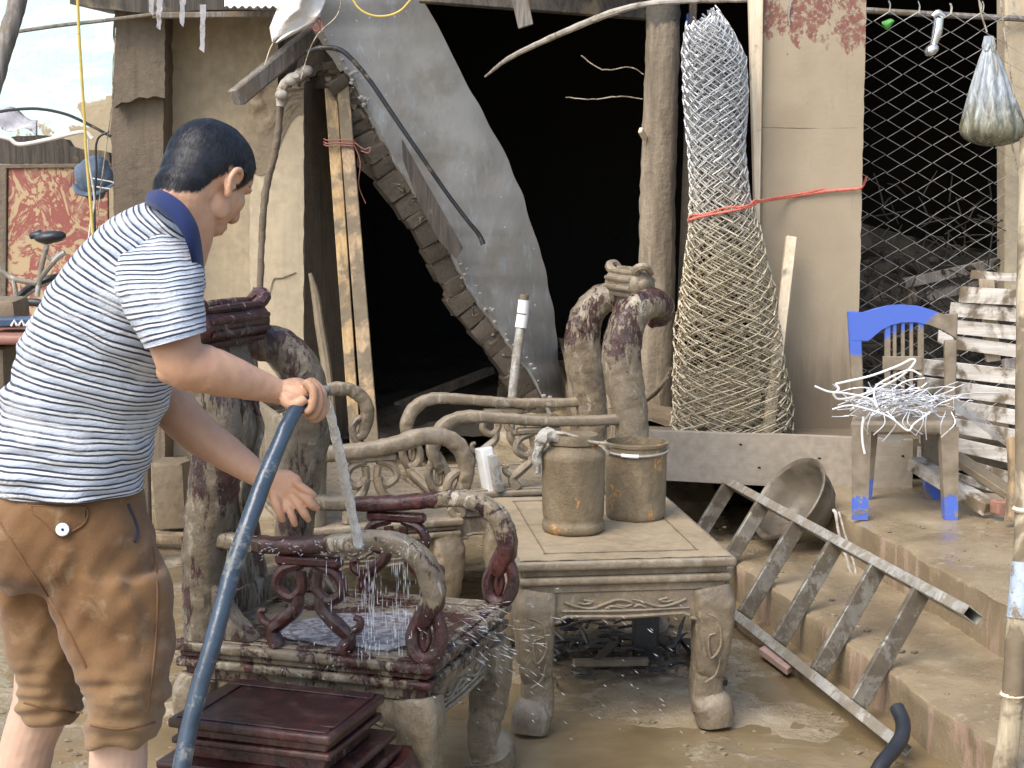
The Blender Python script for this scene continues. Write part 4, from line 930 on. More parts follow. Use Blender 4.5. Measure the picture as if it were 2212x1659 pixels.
# --- blue plastic chair on the platform
def bp(x, y, Y): return P(x, y, Y)
M['blue_chair'] = None
m = NT('blue_plastic_muddy'); z = m.xyz(2, m.world()); x = m.xyz(0, m.world()); n1 = m.noise(7, 6, .65, .4)
e = m.math('ADD', m.math('SUBTRACT', z, m.math('MULTIPLY', m.math('SUBTRACT', x, 1.34), .48)), m.math('ADD', m.math('MULTIPLY', m.math('SUBTRACT', n1, .5), .16), m.math('MULTIPLY', m.math('SUBTRACT', m.noise(45, 6, .75), .5), .10)))
lowb = m.math('ADD', m.sstep(z, .50, .36), m.math('MULTIPLY', m.math('SUBTRACT', m.noise(30, 6, .7), .5), 1.8))
e2 = m.math('MAXIMUM', m.sstep(e, .865, .88), m.math('MULTIPLY', m.sstep(lowb, .80, .84), m.sstep(m.math('SUBTRACT', n1, .0), .42, .46)))
mudc = m.ramp(m.noise(18, 5), [(.3, (.16, .128, .085)), (.7, (.28, .23, .165))])
M['blue_chair'] = m.done(m.mix(e2, mudc, (.075, .14, .50)), m.mix(e2, (.8,) * 3, (.3,) * 3), m.bump(m.math('ADD', m.math('MULTIPLY', e2, -.7), m.math('MULTIPLY', m.noise(50, 4), .4)), .4, .003), spec=.45)
YB, YF = 6.12, 5.74
t = thing('plastic_chair', 'blue plastic chair caked with mud on the platform, wire piled on its seat', 'chair', P(1950, 1105, 5.9) * 1.0)
MW[t.name] = Matrix.Translation(t.location)
# back: front-side plane slightly leaning
def strip(name, pts, Y, th=.03, mat='blue_chair', bev=.004, dY=0):
    b = NB(); prism(b, [P(x, y, Y + dY * (900 - y) / 240) for x, y in pts], (0, th, 0), bev); bmesh.ops.triangulate(b, faces=[f for f in b.faces if len(f.verts) > 4]); return obj(name, b, mat, t, ang=30)
top = [(1832, 672), (1852, 673), (1868, 677), (1890, 667), (1920, 660), (1950, 658), (1985, 661), (2015, 670), (2040, 682), (2052, 678), (2070, 676)]
bot = [(2068, 735), (2040, 712), (2010, 700), (1980, 694), (1950, 694), (1925, 700), (1905, 712), (1890, 722), (1877, 738), (1836, 738)]
strip('top_rail', top + bot, YB + .05, .028)
strip('side_post', [(1836, 736), (1862, 736), (1868, 905), (1846, 905)], YB + .05, .03); strip('side_post', [(2042, 736), (2068, 736), (2064, 905), (2044, 905)], YB + .05, .03)
for i in range(5):
    x = 1910 + 18 * i + 2; strip('splat_bar', [(x, 695), (x + (12 if i in (0, 4) else 7), 694), (x + (12 if i in (0, 4) else 7), 880), (x, 880)], YB + .055, .018, bev=.002)
strip('cross_bar', [(1908, 770), (1992, 770), (1992, 800), (1908, 800)], YB + .049, .016, bev=.002)
sz = P(1950, 905, 5.82).z
b = NB(); q = [P(1838, 905, YF), P(2066, 905, YF), P(2062, 880, YB + .05), P(1846, 880, YB + .05)]
for v in q: v.z = sz
prism(b, q, (0, 0, -.05), .012); obj('seat', b, 'blue_chair', t, ang=40)
def leg(px0, px1, w0, w1, Y, yb, dY=0, off=.0):
    a = P(px0, 905, Y); a.z = sz - .02; c = P(px1, yb, Y + dY); c.z = .313
    b = NB(); w0 = w0 * Y / F; w1 = w1 * Y / F
    # an L-profile leg: two thin flanges
    for (dx, dyy) in ((1, 0), (0, 1)):
        if dx: prism(b, [a + Vector((-w0 / 2, 0, 0)), a + Vector((w0 / 2, 0, 0)), c + Vector((w1 / 2, 0, 0)), c + Vector((-w1 / 2, 0, 0))], (0, .006, 0))
        else: prism(b, [a + Vector((off * w0 / 2, .006, 0)), a + Vector((off * w0 / 2, .05, 0)), c + Vector((off * w1 / 2, .045, 0)), c + Vector((off * w1 / 2, .006, 0))], (-.006 * (1 if off > 0 else -1), 0, 0))
    obj('leg', b, 'blue_chair', t, smooth=False)
leg(1862, 1858, 42, 34, YF, 1110, -.02, 1); leg(2052, 2056, 40, 28, YF, 1112, -.02, -1); leg(1888, 1876, 24, 16, YB, 1062, .02, 1); leg(2012, 2016, 40, 30, YB, 1062, .02, -1)

# --- aluminium ladder lying on its edge along the step
L1 = G(1948, 1612, .035); U1 = G(2102, 1330, .36); dirl = (G(1633, 1362, .035) - L1).normalized()
t = thing('ladder', 'aluminium ladder lying on its side along the muddy step', 'ladder', (L1.x, L1.y, 0))
def hollow(b, a, c, w, h, rot_up):
    """square tube, open at the near end"""
    a = Vector(a); c = Vector(c); z = (c - a).normalized(); u = Vector(rot_up); x = u.cross(z).normalized(); y = z.cross(x); th = .003
    for (dx, dy, sx, sy) in ((0, h / 2, w, th), (0, -h / 2, w, th), (w / 2, 0, th, h - th), (-w / 2, 0, th, h - th)):
        p = a + x * dx + y * dy; q = c + x * dx + y * dy; beam(b, p, q, sx if dx == 0 else th, sy if dx == 0 else h - th, 0, up=y)
upv = (U1 - L1).normalized()
for a, w in ((L1, 2.32), (U1, 2.12)):
    b = NB(); x = dirl; hollow(b, a, a + x * w, .030, .055, upv.cross(dirl)); o = obj('rail', b, 'alu', t, smooth=False)
def rung(px):
    s = (px - W0 / 2) / F      # solve along the upper rail
    # x/ydist in camera depth terms
    best = min((abs(((cam_px(U1 + dirl * (k * .005)))[0]) - px), k * .005) for k in range(440)); return best[1]
def cam_px(p):
    d = p - Vector((0, 0, CAMZ)); zc = d.y * math.cos(PITCH) - d.z * math.sin(PITCH); yc = d.y * math.sin(PITCH) + d.z * math.cos(PITCH)
    return (W0 / 2 + F * d.x / zc, H0 / 2 - F * yc / zc)
for px in (1578, 1650, 1728, 1808, 1900, 1994):
    s = rung(px); b = NB(); n = upv.cross(dirl); beam(b, U1 + dirl * s - upv * .016, L1 + dirl * s + upv * .016, .022, .060, .003, up=n); obj('rung', b, 'rung', t, smooth=False)

# --- tilted basin
bc = P(1706, 1078, 6.0); nrm = Vector((-.75, -.30, .60)).normalized(); rot = nrm.to_track_quat('Z', 'Y').to_matrix()
t = thing('metal_basin', 'round muddy metal basin tipped on its side behind the ladder', 'basin', (bc.x, bc.y, 0))
b = NB(); rr = .178; lathe(b, [(rr * .35, -.150), (rr * .62, -.143), (rr * .80, -.110), (rr * .93, -.06), (rr * .98, -.01), (rr * 1.06, .0), (rr * 1.075, .008), (rr * 1.05, .013), (rr * .96, .004), (rr * .90, -.055), (rr * .77, -.102), (rr * .6, -.133), (rr * .3, -.140), (.002, -.141)], 48, bc, rot, jit=.003)
M['basin'] = plain('muddy_basin', (.15, .125, .09), .4, 0, .3, 6, .5, mud=.5, mudcol=(.11, .085, .055)); obj('bowl', b, 'basin', t, ang=50)
# ============================================================ THE MAN WITH THE HOSE
def wring(L_, R_, Y, b, n=48, sup=.86, skew=0.0):
    """ring whose outline seen from the camera runs from L_ to R_ (photo points), b = half depth in metres"""
    a = P(*L_, Y); c = P(*R_, Y); mid = (a + c) / 2; ax = (c - a) / 2; ay = Vector((skew * b, b, 0)); out = []
    for k in range(n):
        t = 2 * math.pi * k / n; ca = math.copysign(abs(math.cos(t)) ** sup, math.cos(t)); sa = math.copysign(abs(math.sin(t)) ** sup, math.sin(t)); out.append(mid + ax * ca + ay * sa)
    return out
def fine_rings(keys, m):
    """keys: (L, R, Y, b) interpolated smoothly"""
    flat = [Vector((*k[0], 0)) for k in keys]; Ls = catmull([Vector((k[0][0], k[0][1], k[2])) for k in keys], m); Rs = catmull([Vector((k[1][0], k[1][1], k[3] * 1000)) for k in keys], m)
    return [wring((l.x, l.y), (r.x, r.y), l.z, r.z / 1000) for l, r in zip(Ls, Rs)]
def displace(me, f):
    bm = bmesh.new(); bm.from_mesh(me); bm.normal_update(); no = [v.normal.copy() for v in bm.verts]
    for v, n in zip(bm.verts, no): v.co += n * f(v.co, n)
    bm.to_mesh(me); bm.free(); return me
def tomesh(bm):
    me = bpy.data.meshes.new('tmp'); bm.to_mesh(me); bm.free(); return me
def bvh_of(me):
    return BVHTree.FromPolygons([v.co for v in me.vertices], [tuple(p.vertices) for p in me.polygons])
def snap(t, px, py, off=.0):
    d = ray(px, py).normalized(); o = Vector((0, 0, CAMZ)); h = t.ray_cast(o, d, 20)
    if h[0] is None: h = (P(px, py, 2.9), None)
    return h[0] - d * off
man = thing('person', 'man in striped navy-collared polo and brown shorts, bending and hosing mud off the armchair', 'person', (P(150, 1300, 3.02).x, 3.02, 0))

# --- body: one continuous surface
def tp(pts, Y): return [P(x, y, Y[i] if isinstance(Y, (list, tuple)) else Y) for i, (x, y) in enumerate(pts)]
body = NB()
hc = P(452, 380, 3.0); HR = (Matrix.Rotation(R(56), 3, 'Z') @ Matrix.Rotation(R(31), 3, 'Y')) @ Matrix.Scale(.87, 3)
def hl(x, y, z): return hc + HR @ Vector((x, y, z))
def hell(c, r, rot=None): ell(body, hl(*c), r, HR if rot is None else HR @ rot, 4)   # HR carries the head's scale
hell((-.006, 0, .022), (.104, .079, .092)); hell((.028, 0, -.028), (.070, .064, .086)); hell((-.045, 0, -.01), (.062, .066, .075))
hell((.052, 0, -.094), (.036, .034, .026)); hell((.030, 0, -.075), (.052, .052, .036)); hell((.072, 0, .030), (.028, .055, .030))
for s in (-1, 1):
    hell((.062, s * .036, -.030), (.026, .024, .030)); hell((.082, s * .033, .014), (.014, .020, .010))       # cheek, brow
    hell((.015, s * .055, -.065), (.032, .012, .032))                                                          # jaw angle
    hell((.098, s * .014, -.050), (.010, .010, .009))                                                          # nostril
    # ear: rim, lobe and cup
    er = [hl(.006 + dx, s * (.078 + dy), dz - .022) for dx, dy, dz in ((.012, -.006, .012), (.008, .004, .028), (-.008, .013, .034), (-.022, .015, .024), (-.025, .013, .004), (-.016, .009, -.014), (-.004, .002, -.026), (.006, -.004, -.022))]
    tube(body, er, [.005, .0055, .006, .0062, .006, .006, .0075, .004], 8, 5); hell((-.003, s * .076, -.018), (.018, .006, .026)); hell((.010, s * .079, -.024), (.005, .006, .007))
tube(body, [hl(.086, 0, .018), hl(.101, 0, -.018), hl(.109, 0, -.042), hl(.100, 0, -.053)], [.009, .011, .014, .010], 12, 6)    # nose
tube(body, [hl(.080, -.022, -.082), hl(.094, 0, -.080), hl(.080, .022, -.082)], [.004, .0075, .004], 8, 5); tube(body, [hl(.076, -.019, -.094), hl(.090, 0, -.093), hl(.076, .019, -.094)], [.004, .008, .004], 8, 5)
tube(body, [hl(-.030, 0, -.030), hl(-.045, 0, -.085), P(398, 478, 2.96), P(360, 560, 2.98)], [.056, .055, .060, .075], 24, 6)
# right (near) arm
q = 2.86 / F
tube(body, tp([(342, 590), (356, 650), (372, 710), (383, 760), (398, 790), (440, 797), (490, 812), (530, 824), (570, 836), (602, 846), (625, 848)], [2.90, 2.85, 2.81, 2.79, 2.79, 2.81, 2.84, 2.87, 2.90, 2.92, 2.925]),
     [50 * q, 54 * q, 56 * q, 53 * q, 50 * q, 53 * q, 47 * q, 40 * q, 33 * q, 28 * q, 28 * q], 26, 6)
ell(body, P(372, 800, 2.79), (.030, .032, .028), None, 3)     # elbow
# right hand round the hose
ell(body, P(643, 846, 2.93), (.040, .040, .026), Matrix.Rotation(R(12), 3, 'Y'), 4); ell(body, P(664, 838, 2.935), (.020, .036, .016), None, 4)
def finger(pts, Y, r): tube(body, [P(x, y, yy) for (x, y), yy in zip(pts, Y)], r, 12, 6)
fr = .0088
finger([(658, 824), (676, 842), (676, 872), (664, 889), (652, 886)], [2.895, 2.89, 2.885, 2.885, 2.90], [.0095, .0092, fr * .92, fr * .85, .006])
finger([(664, 822), (686, 843), (687, 880), (674, 900), (660, 897)], [2.915, 2.91, 2.905, 2.905, 2.915], [.010, .0096, .0092, .0085, .0065])
finger([(670, 824), (694, 846), (696, 886), (683, 905), (670, 903)], [2.94, 2.935, 2.93, 2.925, 2.935], [.010, .0096, .0092, .0085, .0065])
finger([(676, 829), (699, 852), (702, 884), (692, 900), (682, 902)], [2.965, 2.965, 2.96, 2.955, 2.955], [.010, .0094, .009, .008, .006])
finger([(615, 862), (632, 874), (648, 868), (660, 862)], [2.90, 2.885, 2.88, 2.885], [.014, .012, .010, .008])     # thumb
# left (far) arm and open hand
q = 3.15 / F
tube(body, tp([(330, 640), (338, 760), (356, 850), (385, 893), (430, 937), (480, 972), (525, 1003), (562, 1027), (590, 1040)], [3.2, 3.2, 3.18, 3.16, 3.15, 3.14, 3.13, 3.12, 3.12]),
     [60 * q, 56 * q, 50 * q, 49 * q, 45 * q, 40 * q, 33 * q, 27 * q, 25 * q], 24, 6, flat=[1, 1, 1, 1, 1, .95, .9, .85, .8])
tube(body, tp([(585, 1038), (605, 1050), (622, 1063), (634, 1074)], [3.12, 3.115, 3.11, 3.105]), [.027, .040, .042, .034], 18, 6, ref=tuple((P(635, 1035, 3.1) - P(600, 1090, 3.1)).normalized()), flat=[.8, .48, .40, .32])
for pts, r in ((((634, 1040), (654, 1054), (670, 1064), (681, 1073)), .0088), (((634, 1056), (658, 1074), (674, 1090), (687, 1100)), .0094), (((628, 1070), (646, 1092), (659, 1112), (668, 1126)), .0092), (((614, 1080), (626, 1102), (633, 1120), (638, 1136)), .0082), (((594, 1066), (598, 1090), (605, 1110), (612, 1126)), .0100)):
    Y4 = [3.105, 3.09, 3.09, 3.10]; finger(pts, Y4, [r * 1.12, r * 1.05, r, r * .72])
# core under the clothes, legs and feet
loft(body, fine_rings([((60, 1090), (230, 1090), 3.0, .10), ((60, 900), (290, 920), 3.0, .12), ((120, 700), (350, 790), 3.0, .13), ((220, 580), (385, 660), 2.99, .12), ((310, 510), (405, 570), 2.98, .07)], 3))
for (pts, Y, rr) in (([(230, 1150), (262, 1350), (268, 1500), (258, 1590), (252, 1700)], [2.97, 2.95, 2.94, 2.93, 2.94], [.060, .062, .060, .056, .058]), ([(90, 1150), (100, 1350), (95, 1500), (62, 1600), (40, 1700)], [3.06, 3.1, 3.12, 3.14, 3.16], [.060, .066, .062, .056, .060])):
    w = [P(x, y, yy) for (x, y), yy in zip(pts, Y)]; f0 = w[-1].copy()
    w += [Vector((f0.x - .02, f0.y, .24)), Vector((f0.x - .03, f0.y, .10)), Vector((f0.x - .03, f0.y, .055))]; tube(body, w, rr + [.048, .036, .040], 22, 6)
    tube(body, [Vector((f0.x - .075, f0.y, .035)), Vector((f0.x, f0.y + .01, .05)), Vector((f0.x + .08, f0.y + .02, .035)), Vector((f0.x + .15, f0.y + .03, .024))], [.030, .040, .042, .026], 16, 6, flat=.75)
me = remesh(body, .0026, 5, .5)
me = displace(me, lambda c, n: .0012 * noise.noise(c * 45))
m = NT('skin'); n1 = m.noise(9, 4, .6); n2 = m.noise(120, 3, .6)
pos = m.world(); hx = m.xyz(0, pos)
c = m.ramp(n1, [(.3, (.44, .245, .150)), (.7, (.57, .345, .225))])
# silt on the hands: dirt that is really there
dirt = m.math('MULTIPLY', m.sstep(hx, -.46, -.41), m.sstep(m.noise(38, 5, .65), .42, .62)); c = m.mix(m.math('MULTIPLY', dirt, .65), c, (.30, .17, .095))
c = m.mix(m.math('MULTIPLY', m.sstep(m.noise(30, 5, .6), .58, .7), .25), c, (.50, .22, .15))
c = m.mix(m.sstep(m.xyz(2, pos), .70, .58), c, (.56, .38, .28))
M['skin'] = m.done(c, .46, m.bump(m.math('ADD', n2, m.noise(300, 2)), .22, .0015), spec=.4)
try:
    m.b.inputs['Subsurface Weight'].default_value = .12; m.b.inputs['Subsurface Scale'].default_value = .012; m.b.inputs['Subsurface Radius'].default_value = (1, .35, .2)
except Exception: pass
headme = me.copy()
bodyo = obj('body', me, 'skin', man, ang=180)

# --- hair: cropped close, grown from the scalp
inv = HR.inverted()
def hairline(x): 
    pts = [(-.2, -.100), (-.095, -.097), (-.062, -.078), (-.035, -.024), (-.015, .012), (.010, .008), (.020, -.022), (.034, -.012), (.055, .020), (.080, .046), (.2, .052)]
    for (x0, z0), (x1, z1) in zip(pts, pts[1:]):
        if x0 <= x <= x1: return z0 + (z1 - z0) * (x - x0) / (x1 - x0)
    return .05
bm = bmesh.new(); bm.from_mesh(headme); bm.normal_update()
kill = []
for v in bm.verts:
    l = inv @ (v.co - hc)
    if l.length > .16 or l.z < hairline(l.x) + .004 * noise.noise(v.co * 150) or (abs(l.y) > .076 and -.03 < l.x < .03 and l.z < .018): kill.append(v)
bmesh.ops.delete(bm, geom=kill, context='VERTS'); bm.normal_update()
# drop islands other than the scalp
no = {v: v.normal.copy() for v in bm.verts}; seeds = []
for v in bm.verts:
    l = inv @ (v.co - hc); e = l.z - hairline(l.x); k = max(0, min(1, e / .03)); d = .001 + .0075 * k
    v.co += no[v] * (d + .0004 * noise.noise(v.co * 120) * k)
crown = Vector((-.045, 0, .11)); verts = [v for v in bm.verts if no[v].length > .5]; random.seed(3)
strands = bmesh.new()
for i in range(15000):
    v = random.choice(verts); l = inv @ (v.co - hc); n = no[v]; e = max(0, l.z - hairline(l.x)); d = l - crown; d = HR @ d.normalized(); d = d - n * d.dot(n)
    d += Vector((random.uniform(-1, 1), random.uniform(-1, 1), random.uniform(-1, 1))) * .2; d -= n * d.dot(n)
    if d.length < 1e-3: continue
    d.normalize(); s = n.cross(d).normalized() * .0006; L = .007 + .007 * min(1, e / .04); p = v.co - n * .001 + Vector((random.uniform(-1, 1), random.uniform(-1, 1), random.uniform(-1, 1))) * .0012
    strands.faces.new([strands.verts.new(p - s), strands.verts.new(p + s), strands.verts.new(p + d * L + n * (.0004 + .0008 * random.random()))])
bmx = bm; merge(bmx, strands)
m = NT('hair'); M['hair'] = m.done(m.mix(m.noise(60, 3), (.006, .007, .009), (.015, .017, .022)), .5, m.bump(m.noise(200, 3, .6, .5), .3, .001), spec=.4)
obj('hair', bmx, 'hair', man, ang=180)
for s in (-1, 1):      # eyes and eyebrows
    b = NB(); ell(b, hl(.0765, s * .031, -.006), (.0105, .0105, .0105), None, 3); e = obj('eye', b, plain('eye_white', (.75, .72, .68), .2, 0, .03), man)
    b = NB(); ell(b, hl(.0855, s * .0315, -.009), (.003, .0045, .0045), HR, 2); obj('iris', b, plain('iris', (.02, .012, .01), .1), e)
    b = NB(); tube(b, [hl(.088, s * .016, .018), hl(.092, s * .032, .025), hl(.076, s * .052, .018)], [.003, .004, .002], 6, 5, flat=.6); obj('eyebrow', b, 'hair', man)

# --- polo shirt
torso = NB()
keysT = [((-8, 1048), (296, 1054), 3.0, .165), ((-12, 1000), (306, 1022), 3.0, .163), ((-4, 930), (330, 962), 3.0, .160), ((18, 850), (348, 905), 3.0, .160), ((42, 770), (370, 850), 3.0, .170), ((78, 690), (388, 800), 3.0, .180), ((124, 612), (406, 735), 2.99, .190), ((182, 542), (428, 668), 2.985, .190), ((245, 478), (438, 610), 2.98, .150), ((300, 444), (436, 560), 2.985, .100), ((328, 436), (432, 530), 2.98, .098), ((345, 436), (432, 505), 2.98, .092)]
rT = fine_rings(keysT, 16); loft(torso, rT, cap=False)
def pxof(p): return cam_px(p)
def tors_disp(c, n):
    px, py = cam_px(c); v = Vector((px * .01, py * .01, c.y * 3))
    # diagonal pull folds from the armpit to the waist, gathered folds at the hem
    w = px * .55 - py * .84
    d = .017 * noise.noise(Vector((w * .022, (px + py) * .0045, c.y * 1.5))) * max(0, min(1, (py - 560) / 200)) + .008 * noise.noise(Vector((px * .011, py * .026, c.y * 4)))
    d += .013 * noise.noise(Vector((px * .006, py * .040, 2))) * max(0, min(1, (py - 880) / 120)) * (1 if px < 230 else .5)
    d += .004 * math.sin(px * .045 + 2 * noise.noise(v)) * max(0, min(1, (py - 980) / 80))
    return d
met = displace(tomesh(torso), tors_disp)
m = NT('striped_jersey'); uv = m.tc.outputs['UV']; vv = m.xyz(1, uv)
vv = m.math('ADD', vv, m.math('MULTIPLY', m.math('ADD', m.math('MULTIPLY', m.math('SUBTRACT', m.noise(5, 3, .5, .3), .5), 1.0), m.math('MULTIPLY', m.math('SUBTRACT', m.noise(14, 2, .5, .6), .5), .16)), .020))
fr_ = m.math('FRACT', m.math('DIVIDE', vv, .0240))
st = m.ramp(fr_, [(0, (.60, .65, .72)), (.05, (.022, .03, .055)), (.17, (.022, .03, .055)), (.22, (.70, .72, .74)), (.40, (.70, .72, .74)), (.45, (.024, .034, .06)), (.57, (.024, .034, .06)), (.62, (.36, .42, .50)), (.98, (.60, .65, .72))])
st = m.mix(m.math('MULTIPLY', m.sstep(m.noise(14, 5, .6), .5, .68), .35), st, (.74, .77, .80), 'MIX')
weave = m.noise(420, 2, .5)
M['jersey'] = m.done(st, .85, m.bump(m.math('ADD', weave, m.math('MULTIPLY', m.noise(11, 5, .6, 1.2, m.mapping((1, 1, 1.8), (0, R(35), 0))), 4)), .6, .008), spec=.25, sheen=.2)
shirt = obj('shirt', met, 'jersey', man, ang=180)
sl = NB()
keysS = [((262, 520), (395, 500), 2.95, .075), ((248, 548), (420, 535), 2.91, .095), ((250, 590), (431, 575), 2.875, .100), ((262, 640), (435, 620), 2.84, .098), ((282, 690), (438, 664), 2.815, .092), ((306, 728), (441, 698), 2.80, .086), ((318, 750), (443, 716), 2.795, .083)]
loft(sl, fine_rings(keysS, 14), cap=False)
mes = displace(tomesh(sl), lambda c, n: .005 * noise.noise(Vector((cam_px(c)[0] * .012, cam_px(c)[1] * .028, c.y * 5))) + .0035 * noise.noise(Vector((cam_px(c)[0] * .03, cam_px(c)[1] * .014, 1))))
slo = obj('sleeve', mes, 'jersey', shirt, ang=180)
sl = NB()   # far sleeve
keysS = [((290, 600), (400, 590), 3.12, .07), ((285, 680), (400, 680), 3.19, .09), ((290, 770), (388, 775), 3.2, .085), ((300, 815), (390, 830), 3.2, .075)]
loft(sl, fine_rings(keysS, 10), cap=False); obj('sleeve', sl, 'jersey', shirt, ang=180)
# collar
cu = [(318, 418), (345, 412), (378, 428), (405, 452), (428, 492), (438, 545), (441, 592)]; clo = [(312, 440), (338, 452), (368, 474), (392, 502), (408, 540), (416, 575), (424, 598)]
CU = catmull([Vector((x, y, 0)) for x, y in cu], 6); CL = catmull([Vector((x, y, 0)) for x, y in clo], 6); N_ = len(CU); b = NB(); rows = []
for k in range(2 * N_ - 2):
    i = k if k < N_ else 2 * N_ - 2 - k; s = -1 if k < N_ else 1; f = i / (N_ - 1); dep = math.sin(math.pi * min(1, max(0, f * .92 + .04))) ** .5
    yb = 2.965 + s * (.118 * dep + .006) - (.0 if s < 0 else -.02); u = CU[i]; l = CL[i]
    rows.append([b.verts.new(P(u.x, u.y, yb + .012)), b.verts.new(P(u.x * .97 + l.x * .03, u.y - 3, yb - .004)), b.verts.new(P(u.x * .5 + l.x * .5, u.y * .5 + l.y * .5, yb - s * -.010)), b.verts.new(P(l.x, l.y, yb + s * .022)), b.verts.new(P(l.x + 3, l.y - 2, yb + s * .014))])
for k in range(len(rows)):
    a, c2 = rows[k], rows[(k + 1) % len(rows)]
    for j in range(4): b.faces.new((a[j], a[j + 1], c2[j + 1], c2[j]))
m = NT('navy_collar'); M['navy'] = m.done(m.mix(m.noise(20, 3), (.010, .020, .075), (.018, .032, .11)), .9, m.bump(m.noise(300, 3), .4, .002), spec=.2, sheen=.2)
obj('collar', b, 'navy', shirt, ang=180)

# --- shorts
sh = NB()
loft(sh, fine_rings([((2, 1030), (288, 1042), 3.0, .150), ((-10, 1090), (306, 1096), 3.0, .165), ((-16, 1160), (328, 1168), 3.0, .175), ((-14, 1220), (346, 1228), 3.0, .172), ((20, 1270), (340, 1270), 3.0, .13)], 8))
loft(sh, fine_rings([((50, 1190), (352, 1240), 2.95, .125), ((92, 1285), (360, 1290), 2.94, .120), ((140, 1370), (364, 1360), 2.935, .114), ((178, 1450), (370, 1430), 2.93, .110), ((186, 1520), (370, 1500), 2.93, .106), ((188, 1565), (356, 1560), 2.93, .100), ((192, 1592), (338, 1588), 2.93, .092)], 8))
loft(sh, fine_rings([((-14, 1180), (190, 1200), 3.07, .120), ((-4, 1290), (196, 1290), 3.09, .115), ((26, 1390), (196, 1390), 3.105, .105), ((42, 1460), (188, 1470), 3.115, .098), ((44, 1512), (184, 1530), 3.12, .090), ((50, 1530), (176, 1552), 3.12, .082)], 8))
mesh_s = remesh(sh, .0055, 4, .5)
def sdisp(c, n):
    px, py = cam_px(c); d = 0
    d += .014 * noise.noise(Vector((px * .009, py * .006, c.y * 3))) + .011 * noise.noise(Vector(((px + py * .6) * .022, (py - px * .5) * .008, c.y * 4)))
    d += .014 * noise.noise(Vector((px * .014, py * .045, c.y * 2))) * max(0, min(1, (py - 1420) / 80))      # bunching at the hem
    d += .010 * noise.noise(Vector(((px - py) * .022, (px + py) * .007, 4))) * max(0, 1 - abs(py - 1300) / 170)
    return d
mesh_s = displace(mesh_s, sdisp)
bs = bvh_of(mesh_s)
m = NT('brown_cotton'); n1 = m.noise(3.5, 6, .6, .3); n2 = m.noise(12, 6, .65, .4)
c = m.ramp(n1, [(.32, (.115, .058, .024)), (.52, (.172, .093, .041)), (.7, (.235, .14, .070))]); c = m.mix(m.math('MULTIPLY', m.sstep(n2, .54, .68), .55), c, (.28, .195, .112))
lz = m.sstep(m.math('ADD', m.xyz(2, m.world()), m.math('MULTIPLY', n2, .25)), .80, .60); c = m.mix(m.math('MULTIPLY', lz, .35), c, (.36, .255, .14))
M['cotton'] = m.done(c, .9, m.bump(m.math('ADD', m.noise(350, 2), m.math('MULTIPLY', m.noise(18, 6, .62, .8, m.mapping((1, 1, 1.6))), 1.6)), .4, .003), spec=.2, sheen=.15)
shorts = obj('shorts', mesh_s, 'cotton', man, ang=180)
def sline(pts, r, off=.0015, n=5):
    b = NB(); pp = catmull([Vector((x, y, 0)) for x, y in pts], n); tube(b, [snap(bs, p.x, p.y, off) for p in pp], r, 6, 0); return b
flap = [(68, 1092), (125, 1095), (184, 1096), (184, 1128), (152, 1150), (134, 1158), (118, 1148), (92, 1122), (72, 1108)]
b = NB(); cc = snap(bs, 130, 1118, .006); cv = b.verts.new(cc); ring_ = [b.verts.new(snap(bs, p.x, p.y, .004)) for p in rough_line([Vector((x, y, 0)) for x, y in flap], 12, 0)]
for i in range(len(ring_)): b.faces.new((cv, ring_[i], ring_[(i + 1) % len(ring_)]))
obj('pocket_flap', b, 'cotton', shorts, ang=180)
M['seam'] = plain('brown_seam', (.15, .075, .03), .9, 0, .15, 30, .3)
b = sline([*flap, flap[0]], .0022, .003, 3); merge(b, sline([(60, 1086), (125, 1089), (192, 1089)], .0026)); merge(b, sline([(0, 1130), (50, 1210), (95, 1275), (140, 1350), (185, 1440)], .0032, .001)); merge(b, sline([(330, 1180), (340, 1280), (335, 1400), (318, 1540)], .0025, .0005)); merge(b, sline([(195, 1566), (260, 1575), (335, 1560)], .0022)); merge(b, sline([(12, 1064), (150, 1074), (285, 1066)], .0022, .001)); merge(b, sline([(52, 1518), (110, 1532), (178, 1540)], .0022, .001))
obj('seam', b, 'seam', shorts)
b = NB(); bc_ = snap(bs, 135, 1144, .008); rot = (Vector((0, 0, CAMZ)) - bc_).to_track_quat('Z', 'Y').to_matrix(); lathe(b, [(.0105, -.003), (.0125, 0), (.0125, .002), (.0105, .0032), (.0085, .0022), (.002, .002)], 24, bc_, rot); M['button'] = plain('pearl_button', (.78, .80, .84), .25, 0, .05)
bt = obj('button', b, 'button', shorts, ang=60); b = NB(); ell(b, bc_ + rot @ Vector((0, 0, .003)), (.0028, .0028, .0015), rot, 2); obj('thread', b, 'navy', bt)
b = sline([(276, 1090), (290, 1122), (297, 1150), (290, 1170)], .004, .001); obj('pocket_edge', b, plain('pocket_trim', (.03, .03, .045), .8), shorts)

